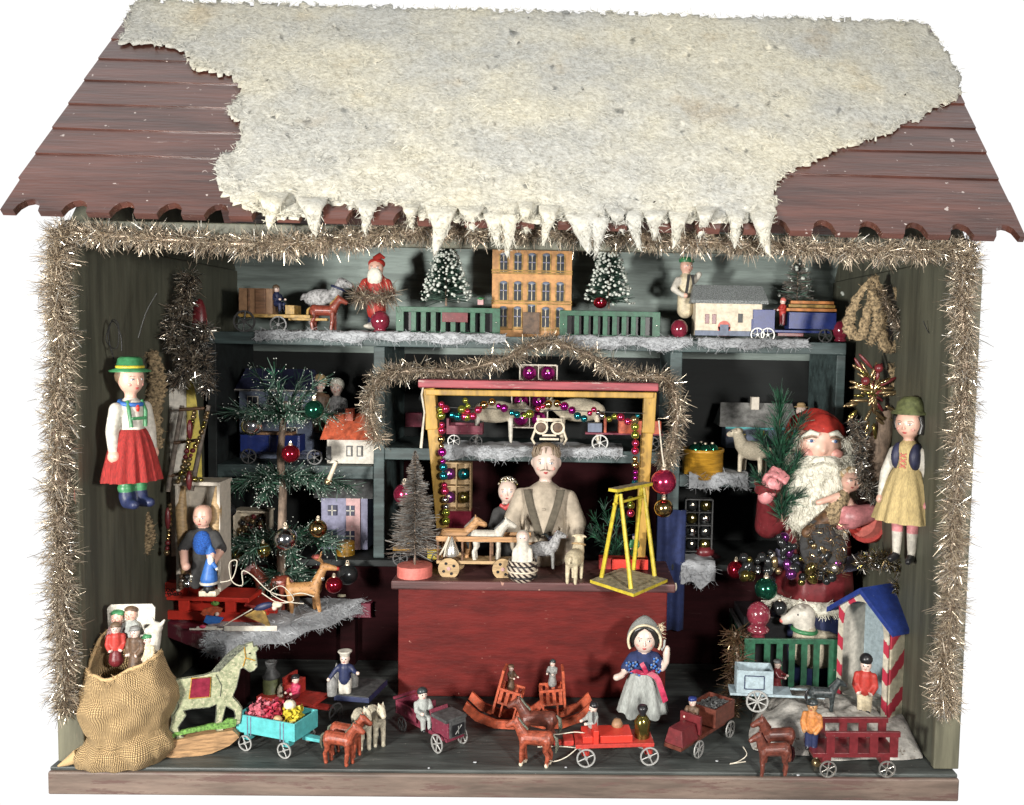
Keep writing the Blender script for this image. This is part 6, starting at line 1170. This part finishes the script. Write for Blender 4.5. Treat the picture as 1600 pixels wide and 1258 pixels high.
# red wagon with milk can behind
a,ang,Ln=axis(405,1120,505,1136); t=T('toy_wagon','bright red flat toy wagon carrying a green milk can behind the turquoise cart','toy wagon',408,1118,z=0,rz=ang*.9)
B(t,'wagon_bed',[((46,16,30),(100,44,5)),((88,16,20),(50,12,5))],'red'); B(t,'seat',[((48,18,44),(16,36,22)),((40,18,58),(4,36,14))],'red')
for x in (8,84): wheel(t,x,-6,12,12,'wheel_dark')
t=T('milk_can','olive green milk can with dark neck on the red wagon','milk can',424,1088,y=at(424,1118,1).y if False else on(424,1122,0).y+.25); m=MB(); m.lathe([(13,0),(13,30),(.1,30)],(0,0,0),'olive',22); m.lathe([(13,30),(14,33),(8,42),(6,46),(9,54),(9,56),(6,56),(.1,52)],(0,0,0),'grey_dark',22); m.build('can_body',t)
t=T('small_churn','small pale turned churn beside the green milk can','churn',441,1092,y=on(441,1122,0).y+.1); m=MB(); m.lathe([(7,0),(8,14),(6,20),(3,24),(.1,25)],(0,0,0),'bone',16); m.build('churn_body',t)
peg('toy_driver','tiny driver in pink jacket and dark cap sitting on the red wagon','' or 462,1100,None,46,-30,'pink_ribbon','maroon',('cap','black'),y=on(462,1128,0).y+.1,sit=True)
# navy cart with sailor
t=T('toy_cart','dark navy flat cart with grey top standing at the counter corner','toy cart',520,1128,z=0,rz=-10)
B(t,'cart_bed',[((28,44,36),(58,76,8)),],'navy'); B(t,'cart_top',[((28,44,40.6),(55,73,1))],'grey_dark')
for x,y_ in ((4,2),(54,2),(4,84)): wheel(t,x,y_,15,15,'wheel_dark',4,ax=70)
peg('toy_sailor','wooden sailor in white cap, navy jacket and white trousers on the navy cart',539,1094,None,76,0,'navy','white_pt',('sailor','white_pt'),pose='out',y=on(539,1128,0).y+.15,skirt=False)
for l,u,v in (('grey churn with pointed lid left of the wooden sailor',519,1086),('second grey churn behind the wooden sailor',526,1072),('grey churn half hidden right of the wooden sailor',552,1080)):
    t=T('small_churn',l,'churn',u,v,y=on(u,1128,0).y+(.1 if 'left' in l else .45),group='grey churns on the navy cart'); m=MB(); m.lathe([(7.5,0),(8,20),(5,27),(2.5,30),(1.2,36),(.1,37)],(0,0,0),'grey',16); m.build('churn_body',t)
# maroon lorry with driver
a,ang,Ln=axis(600,1128,684,1176); t=T('toy_lorry','dusty maroon open lorry with grey-shirted driver at the foot of the counter','toy lorry',684,1176,z=0,rz=ang)
B(t,'chassis',[((-44,22,22),(120,34,6))],'plum'); B(t,'bonnet',[((-2,22,38),(44,34,24),{'tx':.9}),((-2,22,53),(40,40,5),'grey_dark')],'plum'); B(t,'radiator',[((21,22,40),(3,30,26),'grey_dark'),((22.8,22,38),(1,24,18),'black')],'grey_dark')
m=MB(); m.tube([(23.8,22,32),(23.8,22,44)],.8,'grey',5); m.tube([(23.8,16,32),(23.8,28,44)],.8,'grey',5); m.build('radiator_mark',t)
B(t,'seat',[((-52,22,34),(18,34,20)),((-62,22,44),(4,34,22))],'plum'); B(t,'dashboard',[((-26,22,48),(3,34,22),{'ry':-20})],'plum')
B(t,'long_side',[((-92,4,36),(56,3,20))],'plum'); B(t,'long_side',[((-92,40,36),(56,3,20))],'plum'); B(t,'end_board',[((-120,22,36),(3,40,22)),((-124,22,50),(4,44,4))],'plum')
for x in (0,-96):
    for y_ in (-2,46): wheel(t,x,y_,15,15 if x==0 else 12,'wheel_tin' if x==0 else 'wheel_dark',6)
peg('toy_driver','grey-suited wooden driver with painted hair on the maroon lorry',660,1136,None,62,30,'grey_cloth','grey_cloth',('hair','horse_black'),sit=True,y=on(660,1163,0).y+.15)
# rocking chair toys
def rocker(lab,u,v,flip,tilt,rail):
    t=T('rocking_toy',lab,'rocking toy',u,v,z=0,rz=rail); s=-1 if flip else 1
    for y_ in (0,40):
        pts=[(-60,30),(-40,12),(-10,2),(20,2),(48,10),(62,24),(58,34),(40,22),(18,15),(-8,15),(-34,24),(-54,42)]; m=MB(); m.prism([(s*x,z_) for x,z_ in pts][::s],y_-2,y_+3,'orange_red'); m.build('rocker',t,.5)
    m=MB(); m.M=TR(s*4,20,14,ry=tilt); 
    B_=[((0,0,24),(34,32,3)),((-20,0,40),(4,32,72)),((14,0,12),(3,28,22)),((-8,0,12),(3,28,22))]
    for c,d in B_: m.box((s*c[0],c[1],c[2]),d,'orange_red')
    m.build('chair_seat',t,.6)
    for y_ in (-15,15):
        m=MB(); m.M=TR(s*4,20,14,ry=tilt); m.box((s*0,y_,46),(36,3,4),'orange_red'); 
        for x in (-14,-4,6,16): m.box((s*x,y_,35),(5.5,3,20),'orange_red')
        m.build('side_rail',t,.4)
    m=MB(); m.M=TR(s*4,20,14,ry=tilt); m.box((s*17,0,44),(3,32,4),'orange_red'); m.box((s*16,0,30),(2.5,32,10),'orange_red'); m.build('front_rail',t,.4)
    return t
rocker('orange rocking chair toy tilted right against the counter, holding a brown figure',782,1140,False,14,-6)
rocker('orange rocking chair toy facing left near the counter, holding a dark-haired figure',868,1140,True,-4,4)
peg('toy_rider','brown-helmeted tiny figure in the tilted orange rocking chair',798,1080,None,42,50,'brown','brown',('cap','brown'),y=on(797,1128,0).y,skirt=True)
peg('toy_rider','dark-haired pale tiny figure in the left-facing orange rocking chair',863,1074,None,44,-20,'grey','grey',('hair','horse_black'),y=on(863,1128,0).y,skirt=True)
horse('toy_horse','nearer brown horse with dark mane facing left before the red dray','toy horse',834,1195,0,72,172,'horse_red','dark_mane','bone',group=GH,neck=.9)
horse('toy_horse','farther dull brown horse facing left beside the horse before the red dray','toy horse',838,1166,0,74,172,'brown_red','dark_mane','bone',group=GH,neck=.9)
# red dray
a,ang,Ln=axis(915,1198,1014,1195); t=T('toy_wagon','bright red dray with milk can, churn and driver at the front centre','toy wagon',915,1198,z=0,rz=ang)
B(t,'wagon_bed',[((46,26,32),(124,52,6))],'red'); B(t,'cross_block',[((16,26,45),(8,50,22)),((48,26,40),(52,40,11)),((4,26,40),(16,40,10))],'bright_red'); B(t,'draw_pole',[((-36,26,28),(46,9,6)),((-26,26,32),(16,26,8))],'red'); B(t,'back_rest',[((14,30,62),(3,8,24))],'wheel_dark')
for x in (0,Ln):
    for y_ in (-3,54): wheel(t,x,y_,15,15)
B(t,'axle_block',[((0,26,22),(12,44,14)),((Ln,26,22),(12,44,14))],'red')
peg('toy_driver','wooden driver in grey-green suit with black hair on the red dray',926,1162,None,66,-60,'grey_cloth','grey_cloth',('hair','black'),sit=False,y=on(926,1190,0).y+.25)
t=T('milk_can','brassy gold milk can with black lid on the red dray','milk can',1003,1160,y=on(1003,1196,0).y+.25); m=MB(); m.lathe([(11.5,0),(12,24),(13,34),(8,42),(6,44),(.1,44)],(0,0,0),'glass_olive',22); m.lathe([(5,43),(5,46),(8.5,54),(7,59),(.1,59)],(0,0,0),'black',18); m.build('can_body',t)
t=T('small_churn','small pink-brown turned churn in the middle of the red dray','churn',964,1146,y=on(964,1196,0).y+.4); m=MB(); m.lathe([(7,0),(7,10),(9,13),(8,18),(5,23),(.1,24)],(0,0,0),'pipe',16); m.build('churn_body',t)
t=T('harness_cord','thin cream harness strings from the red dray to the brown horses','cord',880,1190,z=.02); m=MB(); m.tube(catmull([(48,10,38),(20,8,44),(-10,8,40),(-40,4,42)],16),.9,'string',5); m.tube(catmull([(28,-4,30),(6,-8,12),(-14,-8,4),(-26,-8,8)],16),.9,'string',5); m.tube(catmull([(28,-2,22),(0,-4,26),(-40,-6,26)],12),.9,'string',5); m.build('strand',t)
# dutch doll
t=T('bonnet_doll','porcelain doll in grey bonnet, blue flowered blouse and pale skirt before the counter','doll',1004,1124,z=0,rz=-4)
e=MB(); face(e,(0,-7,131),(18,16,22),'skin_pale',iris='black',brow='hair_black',mouth='lip')
fuse('body',[('e',(0,-7,131),(18,16,22),'skin_pale'),('c',(0,0,104),(0,-1,112),7,7,'skin_pale'),('c',(0,0,72),(0,0,98),17,17,'navy_cloth'),('c',(-16,0,98),(-27,-6,84),10,9,'navy_cloth'),('c',(-27,-8,82),(-34,-18,76),5,5,'skin_pale'),('c',(-34,-18,76),(-42,-22,74),5,5.5,'skin_pale'),('c',(16,0,98),(28,-6,90),11,9,'navy_cloth'),('c',(28,-9,86),(34,-14,98),5.5,5,'skin_pale'),('c',(34,-14,98),(34,-15,112),5,6,'skin_pale'),('e',(35,-15,118),(5,5,7),'skin_pale'),('c',(-8,0,60),(-8,0,8),8,6,'white_pt'),('c',(8,0,60),(8,0,8),8,6,'white_pt'),('c',(-8,-2,5),(-9,-12,4),6,5,'black'),('c',(8,-2,5),(9,-12,4),6,5,'black')],2,t,4,e)
m=MB(); m.ell((0,2,136),(20,17,22),'hair_black',18); m.tube([(0,-18,153),(-12,-17,148),(-18,-12,134),(-18,-6,118)],[2,5,5,3],'hair_black',8); m.tube([(0,-18,153),(12,-17,148),(18,-12,134),(18,-6,118)],[2,5,5,3],'hair_black',8); m.build('hair',t)
m=MB(); m.grid(lambda i,j:(math.cos(PI*(-.12+1.24*i))*(25+1*j)*(1-.62*j**3.5),-18+28*j,131+math.sin(PI*(-.12+1.24*i))*(24+5*j)*(1-.45*j**4)+9*j*j+5*j**6),30,10,'grey_cloth'); o=m.build('bonnet',t); o.modifiers.new('s','SOLIDIFY').thickness=2
m=MB(); m.tube([(25*math.cos(PI*(-.16+1.32*i/24)),-19,131+25*math.sin(PI*(-.16+1.32*i/24))) for i in range(25)],2,'cream',6); m.tube([(23,-17,124),(27,-18,118),(30,-17,124),(31,-16,134)],1.8,'grey_cloth',6)
for k in range(60): m.strand((23+random.gauss(0,2),-14,random.uniform(136,158)),(1,random.gauss(0,.5),random.gauss(0,.6)),random.uniform(4,9),.9,'cream',.4)
m.build('bonnet_trim',t)
m=MB(); m.grid(lambda i,j:(math.cos(2*PI*i)*(17+(22+2.2*math.sin(i*2*PI*11))*j**.75),math.sin(2*PI*i)*(15+(18+2.2*math.sin(i*2*PI*11))*j**.75),82-(68+3*math.sin(i*40))*j),110,12,'grey_cloth'); m.build('skirt',t)
m=MB(); 
for (x,z_) in ((-14,94),(-20,82),(14,92),(22,84),(-8,80),(18,100),(-24,92)):
    y_=-17.5 if abs(x)<16 else -13
    for k in range(5): a=2*PI*k/5; m.ell((x+3.2*math.cos(a),y_,z_+3.2*math.sin(a)),(2.2,1.2,2.2),'grey_blue' if k%2 else 'blue',6)
m.build('blouse_flowers',t)
m=MB(); m.tube([(math.cos(a)*18.5,math.sin(a)*17,80) for a in [2*PI*i/24 for i in range(25)]],3,'pink_ribbon',8)
def ribbon(pts,w): m.grid(lambda i,j:Vector(catmull(pts,10)[int(j*10)])+Vector((math.cos(.6)*(i-.5)*w,0,math.sin(.6)*(i-.5)*w)),2,10,'pink_ribbon')
ribbon([(8,-20,82),(20,-24,76),(28,-28,58),(34,-26,40)],9); ribbon([(-4,-20,82),(-16,-23,86),(-26,-22,80),(-34,-18,72)],8); ribbon([(4,-21,82),(0,-25,92),(-4,-22,98)],7); ribbon([(6,-21,82),(14,-25,90),(22,-22,94)],7); m.build('ribbon_bow',t)
# brown coal lorry
a,ang,Ln=axis(1088,1180,1136,1146); t=T('toy_lorry','dark brown coal lorry pointing towards the viewer right of the bonnet doll','toy lorry',1090,1184,z=0,rz=ang-2)
B(t,'chassis',[((34,24,22),(140,32,6))],'brown_red'); B(t,'bonnet',[((-10,24,36),(46,34,24),{'tx':.8,'ty':.7})],'maroon'); B(t,'dashboard',[((16,24,44),(5,38,30))],'maroon'); 
B(t,'load_box',[((82,2,44),(60,3,30)),((82,48,44),(60,3,30)),((53,25,44),(3,44,30)),((111,25,44),(3,44,30)),((82,25,32),(56,42,3))],'brown_red',.4)
m=MB(); 
for k in range(120): m.M=TR(82+random.uniform(-24,24),25+random.uniform(-18,18),50+random.uniform(-2,5),random.uniform(0,360),random.uniform(0,360),0); m.box((0,0,0),(random.uniform(4,8),random.uniform(4,7),random.uniform(3,6)),'grey_dark')
m.M=Matrix(); o=m.build('coal',T('coal_load','heap of dark grey coal lumps in the brown lorry','coal',1090,1184,z=0,rz=ang-2)); o['kind']='stuff'
for x in (0,96):
    for y_ in (-2,50): wheel(t,x,y_,14,14,'wheel_tin',6)
peg('toy_driver','tiny driver with bright blue cap on the brown coal lorry',1081,1138,None,50,-30,'brown','brown',('cap','royal'),sit=True,y=on(1086,1172,0).y+.2)
tinsel('hay_garland','rusty brown frayed tinsel or straw hanging beside the pen',[on(1145,1090,0)+Vector((0,0,1.25)),on(1150,1100,0)+Vector((0,0,.8)),on(1148,1110,0)+Vector((0,0,.4)),on(1140,1120,0)+Vector((0,0,.05))],.17,1100,.2,('hay','hay','bead_bronze'),group=None,cat='straw garland',w=.012)
# pale carriage
a,ang,Ln=axis(1150,1112,1182,1112,GZ+.1); t=T('toy_carriage','pale grey-blue box carriage with outlined panel pulled by a black horse','toy carriage',1182,1111,z=GZ+.02,rz=-5)
m=MB(); hb=[((-4,-2,47),(56,3,36)),((-4,34,47),(56,3,36)),((-31,16,47),(3,33,36)),((23,16,47),(3,33,36)),((-4,16,31),(52,33,3))]
for c,d in hb: m.box(c,d,'pale_blue')
m.build('carriage_box',t,.5)
B(t,'platform',[((6,16,26),(96,36,4))],'pale_blue'); B(t,'panel_outline',[((-5,-4,57),(30,1,1.4)),((-5,-4,36),(30,1,1.4)),((-20,-4,46.5),(1.4,1,20)),((10,-4,46.5),(1.4,1,20))],'navy',0)
for y_ in (-5,37): wheel(t,0,y_,17.5,17.5,'wheel_tin',8)
B(t,'shaft',[((74,-1,26),(60,3,3)),((74,30,26),(60,3,3))],'pale_blue')
peg('toy_coachman','tiny coachman in dark red with grey cap driving the pale carriage',1213,1086,None,56,60,'maroon','maroon',('cap','grey_dark'),skirt=True,y=at(1182,1111,1.9).y)
horse('toy_horse','blue-black wooden horse drawing the pale carriage on the plaster ground','toy horse',1286,1114,GZ+.05,54,-3,'horse_black','black')
# guard and man
peg('toy_guard','wooden guard in red tunic, black busby and cream trousers before the sentry box',1350,1115,GZ-.05,88,-20,'red','cream',('busby','black'),pose='down')
peg('toy_farmer','little man in orange shirt and navy trousers on the front of the red hay cart',1267,1172,None,80,-30,'orange','navy',('cap','horse_black'),pose='down',face='pine',y=on(1267,1206,0).y+.1)
# hay cart
a,ang,Ln=axis(1292,1213,1384,1213); t=T('toy_hay_cart','dark red toy hay cart with open railed sides at the front right','toy cart',1292,1213,z=0,rz=ang)
B(t,'cart_bed',[((44,26,34),(134,54,7))],'maroon'); 
for y_ in (0,52):
    B(t,'top_rail',[((54,y_,68),(118,6,8),{'rx':0})],'maroon')
    for x in (4,40,72,104): B(t,'slat',[((x,y_,51),(13,4,30))],'maroon')
for x in (0,Ln):
    B(t,'axle_block',[((x,26,24),(14,46,14))],'maroon')
    for y_ in (-4,57): wheel(t,x,y_,13.5,13.5,'silver',6,2.4)
horse('toy_ox','nearer dark red-brown wooden ox lying low before the red hay cart','toy ox',1206,1210,0,66,184,'brown_red','dark_maroon',tail=True,neck=.5,key='brown_red')
horse('toy_ox','farther brown wooden ox with pale mane behind the nearer ox','toy ox',1212,1188,0,68,184,'brown_red','brown_red',tail=False,neck=.7,key='brown_red')
t=T('harness_cord','thin cream string curling in front of the dark oxen','cord',1165,1190,z=.02); m=MB(); m.tube(catmull([(0,0,0),(-18,-6,0),(-26,-8,0),(-12,-4,2),(2,2,10),(-4,4,22)],24),.9,'string',5); m.build('strand',t)
bauble('brown glass ornament half buried at the plaster ground edge',1276,1192,on(1276,1195,0).y,8,'bead_bronze')
# stray flecks of cotton and paint on the floor
for k,(u,v) in enumerate(((670,1201),(742,1192),(1247,1212),(1120,1190),(884,1200))):
    t=T('cotton_fleck',['cotton fleck on the floor before the maroon lorry','cotton fleck on the floor left of the brown horses','white fleck at the floor edge below the oxen','cotton fleck by the wheel of the brown coal lorry','white fleck before the wheel of the red dray'][k],'cotton fleck',u,v,z=.004); m=MB(); m.ell((0,0,1),(random.uniform(2,5),2,1),'cotton',8); m.build('fleck',t)
